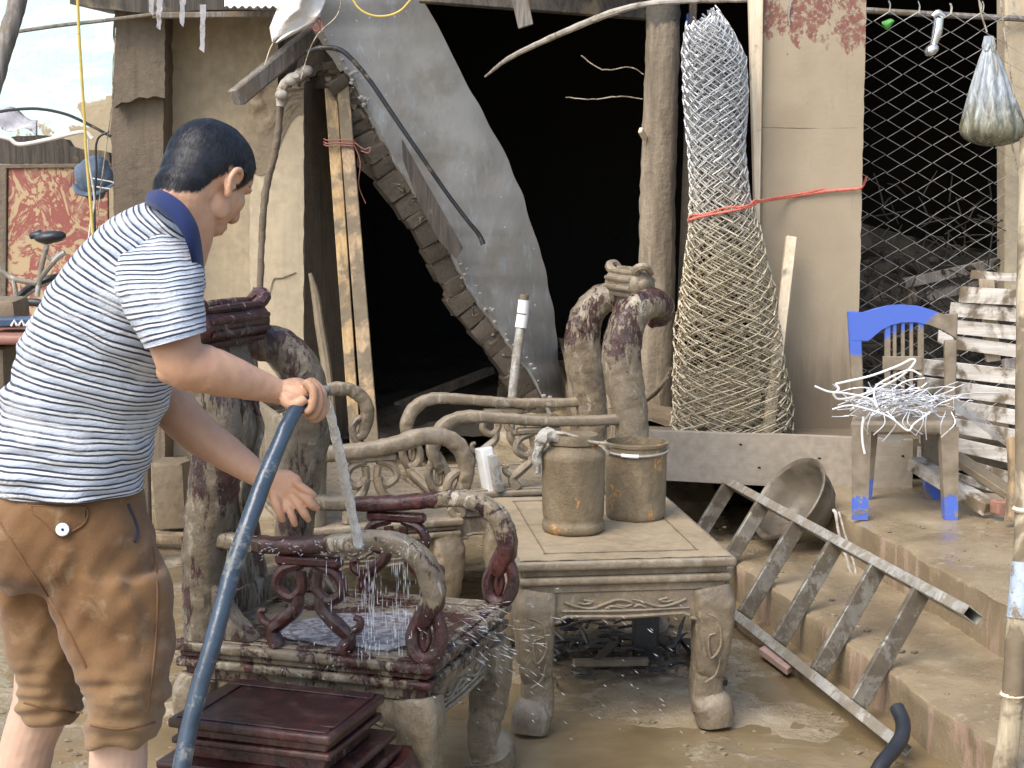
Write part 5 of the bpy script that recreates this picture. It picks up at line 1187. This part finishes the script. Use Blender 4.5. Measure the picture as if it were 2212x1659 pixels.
# --- hose and its water
b = NB(); hp = [P(376, 1790, 2.55), P(392, 1659, 2.58), P(424, 1510, 2.62), P(462, 1380, 2.66), P(500, 1240, 2.71), P(535, 1135, 2.75), P(568, 1045, 2.79), P(600, 965, 2.83), P(628, 905, 2.865), P(652, 868, 2.90), P(680, 848, 2.935), P(704, 846, 2.96)]
lo = hp[0].copy(); hp = [Vector((lo.x - .05, 2.1, .02)), Vector((lo.x - .02, 2.35, .06)), Vector((lo.x, 2.5, .2))] + hp
tube(b, hp, [.0162] * 10 + [.0155, .015, .0145, .014, .012], 20, 8, jit=.0012); obj_h = solo('garden_hose', b, 'blue_hose', 'thick blue-grey water hose gripped in the man\'s right hand', 'hose', ang=180)
m = NT('running_water'); g1 = m.noise(30, 4, .6, .4, m.mapping((1.5, 1.5, .12)))
M['running'] = m.done(m.ramp(g1, [(.35, (.80, .82, .80)), (.6, (.95, .96, .96))]), m.ramp(g1, [(.4, .06), (.6, .3)]), m.bump(g1, .7, .01), spec=.6, trans=.30, ior=1.33)
b = NB(); wp = [P(703, 850, 2.965), P(712, 885, 3.02), P(724, 940, 3.10), P(740, 1010, 3.21), P(754, 1080, 3.31), P(766, 1135, 3.38), P(775, 1178, 3.43)]
tube(b, wp, [.007, .009, .0105, .011, .0105, .011, .012], 14, 8, jit=.003); solo('water_stream', b, 'running', 'white stream of water falling from the hose onto the near armrest', 'water stream', ang=180)
# falling strings, drops and splash
random.seed(21); b = NB()
def drop(p, d, L, r):
    d = Vector(d).normalized(); u = Vector((0, 1, 0)) if abs(d.y) < .8 else Vector((1, 0, 0)); x = u.cross(d).normalized() * r; y = d.cross(x).normalized() * r
    a = b.verts.new(p - d * L * .5); c2 = b.verts.new(p + d * L * .5); rg = [b.verts.new(p + d * L * .12 + v) for v in (x, y, -x, -y)]
    for i in range(4): b.faces.new((a, rg[i], rg[(i + 1) % 4])); b.faces.new((c2, rg[(i + 1) % 4], rg[i]))
for i in range(200):
    x = random.choice([random.gauss(800, 16), random.gauss(862, 12), random.gauss(800, 9), random.uniform(690, 920)]); y = random.uniform(1205, 1420); drop(P(x, y, random.uniform(3.40, 3.62)), (random.uniform(-.04, .04), 0, -1), random.uniform(.012, .05), random.uniform(.0005, .0011))
for i in range(110):
    a = random.gauss(.38, .30); rr_ = 10 + 190 * random.random() ** 1.3; x0_, y0_ = 1000 + random.uniform(-30, 30), 1330 + random.uniform(-40, 60); x = x0_ + rr_ * math.cos(a); y = y0_ + rr_ * math.sin(a)
    drop(P(x, y, random.uniform(3.35, 3.75)), (math.cos(a), 0, -math.sin(a)), random.uniform(.008, .040), random.uniform(.0003, .0007))
for i in range(120):
    x = random.gauss(800, 90); y = random.gauss(1400, 26); a = random.uniform(0, 3.14); drop(P(x, y, random.uniform(3.35, 3.8)), (math.cos(a), 0, math.sin(a)), random.uniform(.004, .014), random.uniform(.0005, .0013))
for i in range(90):
    x = random.uniform(560, 930); y = random.gauss(1186, 12); drop(P(x, y, random.uniform(3.36, 3.46)), (random.uniform(-1, 1), 0, random.uniform(-.2, 1)), random.uniform(.004, .012), random.uniform(.0005, .0011))
for i in range(110):
    drop(P(random.uniform(620, 1500), random.uniform(1300, 1600), random.uniform(3.2, 3.9)), (1, 0, -.8), random.uniform(.004, .018), random.uniform(.0004, .0008))
m = NT('water_drops'); M['drops'] = m.done((.85, .88, .92), .08, None, spec=.7, trans=.35, ior=1.33)
solo('water_spray', b, 'drops', 'spray and falling drops splashing off the washed armrest and seat', 'spray', kind='stuff')
# film of water spreading over the near seat
b = NB(); Mc = MW[chairA.name]; pts = [(-.14, -.20), (.02, -.25), (.20, -.24), (.27, -.12), (.22, .05), (.10, .10), (-.04, .02), (-.13, -.08)]
pl = rough_line([Mc @ Vector((x, y, .4585)) for x, y in pts], .03, .02, 5, axes=(1, 1, 0)); f = b.faces.new([b.verts.new(p) for p in pl]); bmesh.ops.triangulate(b, faces=[f])
bmesh.ops.subdivide_edges(b, edges=b.edges[:], cuts=3)
for v in b.verts: v.co.z += .0025 * noise.noise(v.co * 40) + .001
m = NT('seat_water'); g1 = m.noise(38, 5, .6, .5); M['seat_water'] = m.done(m.ramp(g1, [(.4, (.30, .27, .27)), (.62, (.75, .77, .82))]), .05, m.bump(g1, .8, .01), spec=.7, trans=.5, ior=1.33)
solo('water_film', b, 'seat_water', 'thin film of splashing water spread over the near armchair seat', 'water', ang=180)
# ============================================================ LEFT BACKGROUND AND SMALL THINGS
# red patterned panel and what stands round it
t = thing('patterned_panel', 'red and ochre patterned board standing behind the man at the left', 'board', P(120, 700, 8.3))
m = NT('red_pattern'); v1 = m.vec; w = m.noise(6, 4, .6, 2.4, m.mapping((1, 1, .8))); 
pat = m.sstep(m.math('ABSOLUTE', m.math('SUBTRACT', w, .5)), .070, .035); w2 = m.sstep(m.noise(3.4, 3, .5, 1.5), .57, .60)
c = m.mix(pat, (.43, .32, .18), (.27, .085, .066)); c = m.mix(m.math('MULTIPLY', w2, .0), c, (.50, .33, .16)); c = m.mix(m.math('MULTIPLY', m.sstep(m.noise(9, 5), .52, .68), .5), c, (.42, .31, .21))
M['red_pattern'] = m.done(c, .75, m.bump(m.noise(30, 4), .2, .004))
b = NB(); prism(b, PX([(18, 362), (232, 360), (236, 700), (14, 700)], 8.3), (0, .03, 0), .003); obj('face', b, 'red_pattern', t, smooth=False)
for q in ([(-20, 362), (14, 362), (12, 720), (-20, 720)], [(-20, 355), (240, 353), (240, 362), (-20, 364)]):
    b = NB(); prism(b, PX(q, 8.285), (0, .04, 0), .003); obj('frame', b, 'mud_column', t, smooth=False)
b = NB(); prism(b, PX([(-30, 700), (250, 700), (250, 1160), (-30, 1160)], 8.6), (0, .1, 0)); solo('low_wall', b, 'mud_wall', 'low muddy wall under the red patterned board', 'wall', smooth=False)
b = NB(); prism(b, rough_line(PX([(-30, 300), (60, 292), (140, 300), (150, 316), (235, 330), (240, 354), (-30, 354)], 8.9), .05, .015, 9), (0, .1, 0)); bmesh.ops.triangulate(b, faces=[f for f in b.faces if len(f.verts) > 4]); solo('dark_tarp', b, 'dark_wood', 'dark sagging tarpaulin above the red patterned board', 'tarp', smooth=False)
b = NB(); sheet(b, lambda u, v: P(-30 + 110 * u, 225 + 42 * v + 34 * u * (1 - .3 * v) + 8 * math.sin(u * 9 + v * 4), 8.6 - .15 * v), 20, 10); g2 = bmesh.ops.extrude_face_region(b, geom=b.faces[:]); bmesh.ops.translate(b, vec=(0, .01, .01), verts=[v for v in g2['geom'] if isinstance(v, bmesh.types.BMVert)])
M['grey_sheet'] = plain('grey_sheet', (.42, .40, .42), .6, .1, .4, 9, .5, mud=.3, bd=.01); solo('torn_sheet', b, 'grey_sheet', 'crumpled grey roofing scrap at the left edge of the picture', 'roof sheet', ang=180)
# cloth rag clothes bundle (grey-blue hanging cap)
M['denim'] = plain('denim', (.09, .125, .17), .85, 0, .35, 18, .6, bd=.008)
t = thing('cloth_cap', 'dusty blue cloth cap hanging left of the brown column', 'cap', P(205, 445, 8.0))
b = NB(); rot = Matrix.Rotation(R(15), 3, 'Y')
c0 = P(203, 385, 8.0); ell(b, c0, (.098, .08, .115), rot, 4)
me_ = displace(tomesh(b), lambda c, n: .016 * noise.noise(c * 14) + .01 * noise.noise(Vector((c.x * 40, c.y * 10, c.z * 8)))); obj('crown', me_, 'denim', t, ang=180)
b = NB(); tube(b, [P(160, 398, 7.92), P(172, 416, 7.90), P(200, 420, 7.9), P(226, 410, 7.92), P(244, 398, 7.95)], [.014, .024, .026, .022, .012], 12, 6, flat=.45); obj('brim', b, 'denim', t)
M['pale_plastic'] = plain('pale_wire_plastic', (.62, .60, .55), .5, 0, .15)
b = NB(); tube(b, [P(198, 385, 7.9), P(238, 392, 7.88), P(246, 396, 7.88)], .004, 6, 4); tube(b, [P(198, 402, 7.9), P(238, 408, 7.88)], .004, 6, 4); obj('stripe', b, 'pale_plastic', t)
b = NB(); 
for k in range(9): tube(b, [P(160, 370 + 3 * k, 8.05), P(148 + 6 * noise.noise(Vector((k, 0, 0))), 376 + 4 * k, 8.03), P(140 + 8 * noise.noise(Vector((k, 3, 0))), 388 + 4 * k, 8.03)], .002, 4, 3)
solo('plastic_fringe', b, M['red_tie'], 'frayed pinkish plastic fringe behind the hanging cap', 'fringe')
# yellow cable, thin cords, white pipe, black arcs
M['yellow'] = plain('yellow_cable', (.62, .46, .10), .5, 0, .12, 20, .1, mud=.12)
def line(name, pts, Y, r, mat, label, cat, n=7, sm=6, jit=.0):
    b = NB(); tube(b, [P(x, y, yy) for (x, y), yy in zip(pts, Y if isinstance(Y, (list, tuple)) else [Y] * len(pts))], r, n, sm, jit=jit); return solo(name, b, mat, label, cat)
line('electric_cable', [(166, -60), (170, 60), (176, 160), (184, 290), (186, 330), (192, 400), (198, 470), (204, 560)], 7.7, .0075, 'yellow', 'thicker yellow cable hanging down at the left behind the man', 'cable')
line('electric_cable', [(190, 300), (192, 350), (204, 430), (196, 480), (190, 530)], 7.75, .005, 'pale_plastic', 'cream cable hanging beside the yellow one at the left', 'cable')
line('hanging_string', [(250, 60), (244, 180), (240, 240), (222, 370), (214, 440), (206, 560)], 7.72, .003, 'steel_mud', 'thin grey cord hanging along the brown column', 'cord')
line('black_cable', [(-20, 246), (20, 238), (80, 235), (140, 246), (190, 268), (240, 295)], 8.1, .008, 'black_rubber', 'black cable arching across the left background wall', 'cable')
line('black_cable', [(236, 284), (214, 296), (207, 320), (208, 370), (204, 440), (206, 520)], 7.85, .006, 'black_rubber', 'bent black cable running down past the hanging cap', 'cable')
line('plastic_conduit', [(-20, 290), (20, 300), (44, 312), (110, 300), (160, 288), (185, 286), (200, 300)], 7.95, .011, 'pale_plastic', 'pale bent plastic conduit above the red board', 'conduit')
line('steel_rod', [(40, 68), (130, 55), (220, 45), (340, 30)], 7.9, .010, 'grey_wood', 'thin rod crossing the turquoise wall at the upper left', 'rod')
line('leaning_pole', [(52, -60), (34, 20), (12, 90), (-8, 160), (-40, 260)], [7.5, 7.45, 7.4, 7.35, 7.3], .044, 'grey_wood', 'weathered grey pole leaning at the top left corner', 'pole', 14, 6, .005)
line('yellow_wire', [(752, -30), (770, 12), (800, 32), (836, 34), (866, 22), (890, -4)], [7.4] * 6, .005, 'yellow', 'loop of yellow wire hanging in front of the grey slab', 'wire')
line('thin_wire', [(740, -30), (730, 30), (690, 70), (668, 110), (650, 170)], [7.5] * 5, .003, 'steel_mud', 'thin wire falling from the top along the broken slab edge', 'wire')
line('thin_wire', [(604, 78), (586, 100), (572, 140)], [7.6] * 3, .003, 'pale_wood', 'short pale wire poking out below the white cloth', 'wire')
line('black_hose', [(664, 112), (690, 104), (730, 106), (760, 128), (800, 176), (850, 250), (905, 330), (960, 410), (1008, 474), (1034, 506), (1044, 528)], [7.6, 7.58, 7.58, 7.58, 7.6, 7.62, 7.64, 7.68, 7.7, 7.72, 7.72], [.012, .013, .013, .012, .012, .012, .011, .011, .011, .012, .014], 'black_rubber', 'black rubber hose lying diagonally over the fallen grey slab', 'hose', 10)
t = thing('pipe_fittings', 'muddy pipe elbow and couplings on top of the broken pillar', 'pipe fitting', P(630, 240, 7.7))
b = NB(); tube(b, [P(606, 230, 7.7), P(608, 196, 7.7), P(625, 172, 7.68), P(650, 162, 7.66)], [.022, .026, .027, .024], 12, 6, jit=.004); obj('elbow', b, 'pipe_mud', t)
for x, y in ((608, 205), (628, 174), (650, 158), (662, 152)):
    b = NB(); ell(b, P(x, y, 7.67), (.032, .030, .026), None, 3); obj('coupling', b, 'pipe_mud', t)
line('mud_pipe', [(606, 228), (600, 290), (590, 345), (576, 400), (568, 470), (564, 560), (562, 640), (566, 700), (580, 760)], [7.75, 7.76, 7.78, 7.8, 7.8, 7.8, 7.8, 7.8, 7.8], [.020, .018, .019, .020, .018, .017, .016, .016, .016], 'mud_column', 'mud-covered water pipe running down the front of the broken pillar', 'pipe', 12, 6, .005)
line('wood_strip', [(670, 590), (682, 640), (690, 700), (700, 760), (712, 850), (720, 940)], [7.7, 7.7, 7.68, 7.66, 7.6, 7.55], [.010, .022, .024, .026, .024, .022], 'mud', 'mud-coated curved strip leaning against the pillar beside the planks', 'strip', 8)
# white capped pipe in front of the slab
t = thing('standing_pipe', 'grey pipe with a white plastic sleeve standing behind the far armchair', 'pipe', G(1103, 930, .2))
b = NB(); tube(b, [P(1126, 700, 6.9), P(1113, 800, 6.85), P(1100, 940, 6.8)], .022, 12, 4); obj('shaft', b, 'alu', t)
b = NB(); tube(b, [P(1132, 648, 6.9), P(1129, 680, 6.9), P(1125, 708, 6.895)], [.026, .027, .027], 14, 4); sv = obj('sleeve', b, 'white_paint', t)
b = NB(); tube(b, [P(1129, 676, 6.9), P(1128.6, 679, 6.9)], .0275, 14, 2); obj('joint', b, 'grey_wood', sv); b = NB(); tube(b, [P(1133, 636, 6.9), P(1131, 650, 6.9)], .021, 12, 2); obj('cap', b, 'grey_wood', sv)
# hanging bag, lamp, leaf
t = thing('hanging_bag', 'mud-stained transparent plastic bag of rubbish hanging by the fence at the right', 'bag', P(2140, 312, 6.95))
prof = []; cx = 2140
def bag(u, v):
    y = 78 + 238 * v; w = 9 + 3 * v * 20 if v < .1 else (11 + 56 * min(1, (v - .1) / .72) ** .9); w *= (1 if v < .86 else math.sqrt(max(0, 1 - ((v - .86) / .145) ** 2)))
    a = u * 2 * math.pi; rr = w * 6.95 / F; fold = 1 + .09 * math.sin(a * 11 + v * 3) * (1 - v * .5)
    return P(2140 - 4 * (1 - v) + 6 * v, y, 6.95) + Vector((math.cos(a) * rr * fold, math.sin(a) * rr * .8 * fold, 0))
b = NB(); sheet(b, bag, 90, 44)
m = NT('dirty_plastic'); zz = m.xyz(2, m.world()); n1 = m.noise(16, 6, .65, .6, m.mapping((2.5, 2.5, .6))); lo_ = m.sstep(m.math('ADD', zz, m.math('MULTIPLY', n1, .25)), 2.16, 1.98)
c = m.mix(lo_, m.ramp(n1, [(.35, (.18, .20, .21)), (.65, (.42, .47, .49))]), m.ramp(n1, [(.35, (.08, .07, .045)), (.6, (.22, .22, .15)), (.7, (.44, .46, .40))])); M['bag'] = m.done(c, .25, m.bump(n1, .6, .01), spec=.6)
obj('sack', b, 'bag', t, ang=180); b = NB(); tube(b, [P(2130, 110, 6.93), P(2138, 96, 6.93), P(2146, 110, 6.93)], .009, 8, 4); obj('knot', b, 'bag', t)
for k, pts in enumerate(([(2108, -60), (2118, 20), (2132, 70)], [(2156, -60), (2166, 40), (2186, 180), (2212, 300)], [(2146, 80), (2160, 200), (2190, 330), (2214, 430)])):
    line('hanging_string', pts, 6.9, .004, 'steel_mud', ['string the dirty plastic bag hangs from', 'string running past the bag to the right edge', 'long string slanting down in front of the dirty bag'][k], 'string')
t = thing('hanging_lamp', 'small shiny metal lamp hanging on the chain link fence', 'lamp', P(2018, 128, 7.15))
M['chrome'] = plain('chrome', (.80, .80, .80), .18, .9, .1, 8, .1)
b = NB(); tube(b, [P(2028, 40, 7.12), P(2024, 70, 7.12), P(2016, 98, 7.12)], [.022, .024, .016], 14, 4); obj('stem', b, 'chrome', t)
b = NB(); tube(b, [P(2014, 36, 7.12), P(2026, 28, 7.12), P(2040, 36, 7.12)], [.012, .018, .012], 10, 4); obj('cap', b, 'chrome', t)
b = NB(); ell(b, P(2012, 108, 7.1), (.036, .03, .026), Matrix.Rotation(R(-35), 3, 'Y'), 3); obj('head', b, 'chrome', t)
M['leaf'] = plain('green_leaf', (.07, .30, .04), .45, 0, .2)
b = NB(); sheet(b, lambda u, v: P(1905 + 28 * u, 50 + 12 * (v - .5) * 2 * math.sin(math.pi * min(1, u * .9 + .1)) * .9 + 4 * math.sin(u * 5), 7.2 + .02 * abs(v - .5)), 10, 6); g2 = bmesh.ops.extrude_face_region(b, geom=b.faces[:]); bmesh.ops.translate(b, vec=(0, .002, 0), verts=[v for v in g2['geom'] if isinstance(v, bmesh.types.BMVert)])
solo('green_leaf', b, 'leaf', 'bright green leaf caught in the top of the fence', 'leaf', ang=180)
# wire tangle and hangers on the blue chair
random.seed(5); b = NB()
for i in range(120):
    x = random.gauss(1955, 55); y = random.gauss(868, 17); a = random.gauss(0, .35); L = random.uniform(30, 110); Yw = random.uniform(5.72, 6.0)
    pts = [(x + L * (s - .5) * math.cos(a) + random.uniform(-5, 5), min(900, y + L * (s - .5) * math.sin(a) - 10 * math.sin(s * 3.1) * random.random())) for s in (0, .33, .66, 1)]
    tube(b, [P(px, py, Yw + random.uniform(-.02, .02)) for px, py in pts], .0022, 4, 3)
for i in range(10):
    x = random.uniform(1850, 2060); tube(b, [P(x, 890, 5.70), P(x + random.uniform(-20, 20), 915, 5.67), P(x + random.uniform(-35, 35), 935 + random.uniform(0, 22), 5.69)], .0022, 4, 4)
for i in range(9):
    x = 2060; tube(b, [P(x, 860 + 3 * i, 5.8), P(2090 + 3 * i, 880 + 5 * i, 5.9), P(2130 + 7 * i, 900 + 9 * i, 6.05)], .0018, 4, 4)
M['bright_wire'] = plain('bright_wire', (.66, .67, .68), .35, .35, .15, 20, mud=.25)
solo('wire_tangle', b, 'bright_wire', 'tangle of bright wire heaped on the blue chair seat', 'wire', kind='stuff')
def hanger(pts, Y, r, label):
    return line('wire_hanger', pts, Y, r, 'white_paint', label, 'hanger', 7, 5)
g_ = 'wire hangers on the blue chair'
h = hanger([(1800, 852), (1812, 840), (1806, 830), (1820, 826), (1880, 812), (1940, 790), (1968, 776), (1976, 782), (1950, 810), (1900, 838), (1850, 856), (1812, 862), (1800, 852)], 5.70, .0045, 'white coated hanger lying highest on the wire heap'); h['group'] = g_
h = hanger([(1760, 834), (1790, 846), (1830, 850), (1880, 862), (1895, 880), (1888, 850), (1900, 828), (1960, 800), (1990, 810)], 5.68, .004, 'white hanger whose hook sticks out left of the chair'); h['group'] = g_
h = hanger([(1798, 884), (1830, 876), (1860, 880), (1920, 900), (1960, 930), (1975, 915), (2010, 890)], 5.66, .0035, 'lowest white hanger hanging over the front of the seat'); h['group'] = g_
h = hanger([(1865, 900), (1862, 930), (1864, 960), (1868, 980)], 5.69, .0045, 'short straight piece of white hanger hanging by the left front leg'); h['group'] = g_
b = NB(); prism(b, rough_line(PX([(1892, 930), (1930, 925), (1955, 945), (1945, 956), (1918, 954), (1900, 944)], 5.95), .02, .004, 3), (0, .02, .0)); bmesh.ops.triangulate(b, faces=[f for f in b.faces if len(f.verts) > 4]); solo('white_scrap', b, 'white_paint', 'white torn plastic scrap under the blue chair seat', 'scrap', smooth=False)
# debris under the table, on the ground, hose end, cord by the basin
random.seed(9); b = NB()
for i in range(46):
    p = G(random.uniform(1130, 1480), random.gauss(1385, 30), .02); d = Vector((random.uniform(-1, 1), random.uniform(-.6, .6), random.uniform(-.05, .25))).normalized() * random.uniform(.03, .16); tube(b, [p, p + d * .5 + Vector((0, 0, .01)), p + d], [.006, .007, .003], 5, 2)
for i in range(60):
    p = G(random.uniform(1120, 1470), random.gauss(1380, 28), .02); r = random.uniform(.006, .03); ell(b, p, (r * 1.6, r, r * .35), Matrix.Rotation(random.random() * 6, 3, 'Z'), 1)
M['sludge'] = plain('black_sludge', (.035, .033, .030), .45, 0, .5, 20, .5, mud=.35, mudcol=(.13, .10, .065))
solo('sludge_debris', b, 'sludge', 'black soaked leaves and sludge heaped on the ground under the table', 'debris', smooth=False, kind='stuff')
b = NB(); bx_ = G(1397, 1420, .0); box(b, bx_ + Vector((0, .05, .10)), (.085, .08, .22), .01, None, 2, .004); solo('dark_block', b, 'sludge', 'dark wet wooden block standing under the table', 'block', smooth=False)
b = NB(); ell(b, P(1205, 1330, 4.75), (.055, .04, .035), None, 3); solo('black_sack', b, 'black_rubber', 'crumpled black plastic lump behind the table\'s left front leg', 'plastic')
for k, (a, c2, Yz) in enumerate((((1238, 1432), (1400, 1428), 0), ((1290, 1432), (1330, 1390), 0), ((1480, 1385), (1560, 1475), 0))):
    b = NB(); beam(b, G(*a, .02), G(*c2, .02), .035, .022, .003, jit=.003); solo('scrap_stick', b, 'sludge' if k != 0 else 'mud_dark', ['flat dark slat lying across the ground under the table', 'short dark stick lying under the table', 'dark stick on the ground near the table\'s right front leg'][k], 'stick', smooth=False)
line('rubber_hose_end', [(1878, 1700), (1905, 1650), (1930, 1620), (1948, 1590), (1950, 1560), (1938, 1530)], [3.85, 3.9, 3.95, 4.0, 4.05, 4.1], .021, 'black_rubber', 'cut end of a thick dark hose rising beside the ladder\'s foot', 'hose', 14)
t = thing('pink_slab', 'small pinkish tile lying on the ground under the ladder', 'tile', G(1670, 1415, 0)); b = NB(); q = [G(1640, 1400, .03), G(1700, 1445, .03), G(1722, 1430, .03), G(1668, 1384, .03)]; prism(b, q, (0, 0, -.022), .002); M['pink'] = mud_material('pink_tile', (.40, .27, .22), 8, .2); obj('face', b, 'pink', t, smooth=False)
line('pale_cord', [(1800, 1100), (1806, 1112), (1812, 1150), (1830, 1210), (1846, 1262)], [5.6] * 5, .006, 'white_wood', 'pale cord hanging down over the step beside the basin', 'cord', jit=.003)
line('pale_cord', [(1812, 1106), (1824, 1150), (1840, 1200), (1852, 1256)], [5.58] * 4, .004, 'white_wood', 'thinner pale cord hanging just right of the other one', 'cord', jit=.003)
t = thing('phone_box', 'white rectangular plastic case standing on the far armchair seat', 'case', P(1055, 1064, 5.62)); b = NB(); box(b, P(1053, 1014, 5.62), (.05, .06, .17), .008, Matrix.Rotation(R(-10), 3, 'Y') @ Matrix.Rotation(R(28), 3, 'Z'), 3); obj('shell', b, 'white_paint', t)
b = NB(); box(b, P(1066, 1022, 5.60), (.03, .075, .14), .006, Matrix.Rotation(R(-10), 3, 'Y') @ Matrix.Rotation(R(28), 3, 'Z'), 2); obj('side', b, 'alu', t)
# bicycle behind the man
t = thing('bicycle', 'muddy bicycle standing behind the man at the left edge', 'bicycle', G(60, 1200, 0)); YB_ = 6.6
b = NB(); ell(b, P(108, 512, YB_), (.070, .05, .028), Matrix.Rotation(R(-4), 3, 'Y'), 3); ell(b, P(88, 508, YB_), (.05, .03, .018), None, 3); tube(b, [P(66, 510, YB_), P(90, 506, YB_)], [.016, .02], 10, 4)
me_ = displace(tomesh(b), lambda c, n: .004 * noise.noise(c * 40)); obj('saddle', me_, 'black_rubber', t, ang=180)
b = NB(); tube(b, [P(102, 528, YB_), P(90, 575, YB_), P(80, 640, YB_)], .012, 10, 4); tube(b, [P(96, 545, YB_), P(110, 560, YB_), P(128, 545, YB_)], .007, 8, 4); obj('seat_post', b, 'alu', t)
b = NB(); tube(b, [P(-30, 560, YB_), P(25, 600, YB_), P(78, 612, YB_)], .012, 8, 4); tube(b, [P(78, 612, YB_), P(120, 560, YB_), P(140, 545, YB_)], .012, 8, 4); tube(b, [P(28, 600, YB_), P(40, 660, YB_), P(60, 720, YB_)], .010, 8, 4); obj('frame', b, 'alu', t)
def wheel(px, py, rad):
    c = P(px, py, YB_ + .05); b = NB(); n_ = 48; tube(b, [c + Vector((math.cos(2 * math.pi * k / n_) * rad, 0, math.sin(2 * math.pi * k / n_) * rad)) for k in range(n_ + 1)], .016, 8, 0); o = obj('wheel', b, 'black_rubber', t)
    b = NB(); 
    for k in range(20):
        a = 2 * math.pi * k / 20; tube(b, [c, c + Vector((math.cos(a) * rad * .95, .0, math.sin(a) * rad * .95))], .0015, 4, 0)
    tube(b, [c + Vector((math.cos(2 * math.pi * k / n_) * rad * .94, 0, math.sin(2 * math.pi * k / n_) * rad * .94)) for k in range(n_ + 1)], .008, 6, 0); obj('rim', b, 'alu', o)
wheel(150, 745, .30); wheel(-160, 745, .30)
b = NB(); tube(b, [P(52, 652, 6.5), P(80, 654, 6.5), P(110, 660, 6.5)], [.016, .018, .014], 10, 4); obj('grip', b, 'black_rubber', t)
# red-brown table with things behind the man
t = thing('side_table', 'reddish round-edged table behind the man at the left edge', 'table', P(20, 1000, 5.6)); b = NB(); box(b, P(-40, 722, 5.6), (.50, .5, .035), .015, None, 3); obj('top', b, plain('reddish_top', (.30, .14, .10), .5, 0, .2, 8, mud=.3), t)
b = NB(); box(b, P(-60, 800, 5.6) , (.36, .40, .20), .01, None, 2, .004); obj('body', b, 'mud_dark', t)
for x in (-100, 10):
    b = NB(); a = P(x, 850, 5.55); tube(b, [a, Vector((a.x, a.y, .0))], .03, 10, 4); obj('leg', b, 'mud_dark', t)
b = NB(); box(b, P(-20, 668, 5.75), (.24, .2, .085), .02, None, 2, .006); solo('mud_sack', b, 'mud', 'mud-covered bundle lying on the reddish table at the left', 'bundle')
b = NB(); prism(b, PX([(-30, 690), (75, 688), (85, 702), (-30, 708)], 5.45), (0, .15, 0), .004); sg = solo('striped_box', b, plain('navy_box', (.03, .06, .12), .4), 'flat navy box with white chevrons on the reddish table', 'box', smooth=False)
for x in (24, 40, 56):
    b = NB(); tube(b, [P(x, 704, 5.446), P(x + 7, 692, 5.446), P(x + 13, 704, 5.446)], .005, 5, 0); obj('chevron', b, 'white_paint', sg)
# block, beam and post seen between the man and the armchair
b = NB(); beam(b, P(310, 900, 6.4), P(316, 1180, 6.4), .045, .045, .005); solo('wooden_stake', b, 'mud_column', 'brown square stake standing right behind the man\'s waist', 'stake', smooth=False)
b = NB(); c0 = G(360, 1135, .0); box(b, P(372, 1065, 6.9), (.14, .18, .30), .015, None, 2, .008); solo('muddy_block', b, 'mud', 'mud-covered block standing between the man and the near armchair', 'block')
b = NB(); beam(b, G(300, 1160, .05), G(400, 1165, .05), .07, .05, .006, jit=.004); solo('lying_beam', b, 'pine_mud', 'short beam lying on the ground behind the man', 'beam', smooth=False)
# clods and grit on the ground and steps
random.seed(13); b = NB()
for i in range(900):
    x = random.uniform(-100, 2212); y = 1130 + 560 * random.random(); p = G(x, y, 0)
    if p.x > sa.x + (p.y - sa.y) * ks - .02: 
        z = .14 if p.x < pa.x + (p.y - pa.y) * kp - .03 else .31; p = G(x, y, z)
        if (z == .14 and p.x < sa.x + (p.y - sa.y) * ks + .01) or p.y > 6.4: continue
        if z == .31 and p.x < pa.x + (p.y - pa.y) * kp + .02: continue
    else: p.z = ground_z(p.x, p.y)
    r = abs(random.gauss(0, .005)) + .002; t_ = bmesh.new(); bmesh.ops.create_icosphere(t_, subdivisions=1, radius=r)
    for v in t_.verts: v.co = Vector((v.co.x * 1.3, v.co.y, v.co.z * .6)) + p + Vector((0, 0, r * .2)) + Vector((noise.noise(v.co * 300 + p), noise.noise(v.co * 200 - p), 0)) * r * .5
    merge(b, t_)
obj('mud_clods', b, 'mud', smooth=False, kind='stuff')

# dim things inside the dark room
for k, (a, c2, Ya, Yb) in ((2, ((860, 880), (1060, 800), 8.8, 9.2)),):
    b = NB(); beam(b, P(*a, Ya), P(*c2, Yb), .07, .05, .006, jit=.006); solo('collapsed_rafter', b, 'dark_wood', ['long dark rafter fallen across the inside of the dark room', 'upright dark timber standing deep inside the dark room', 'low dark timber lying on the rubble inside the dark room'][k], 'rafter', smooth=False)
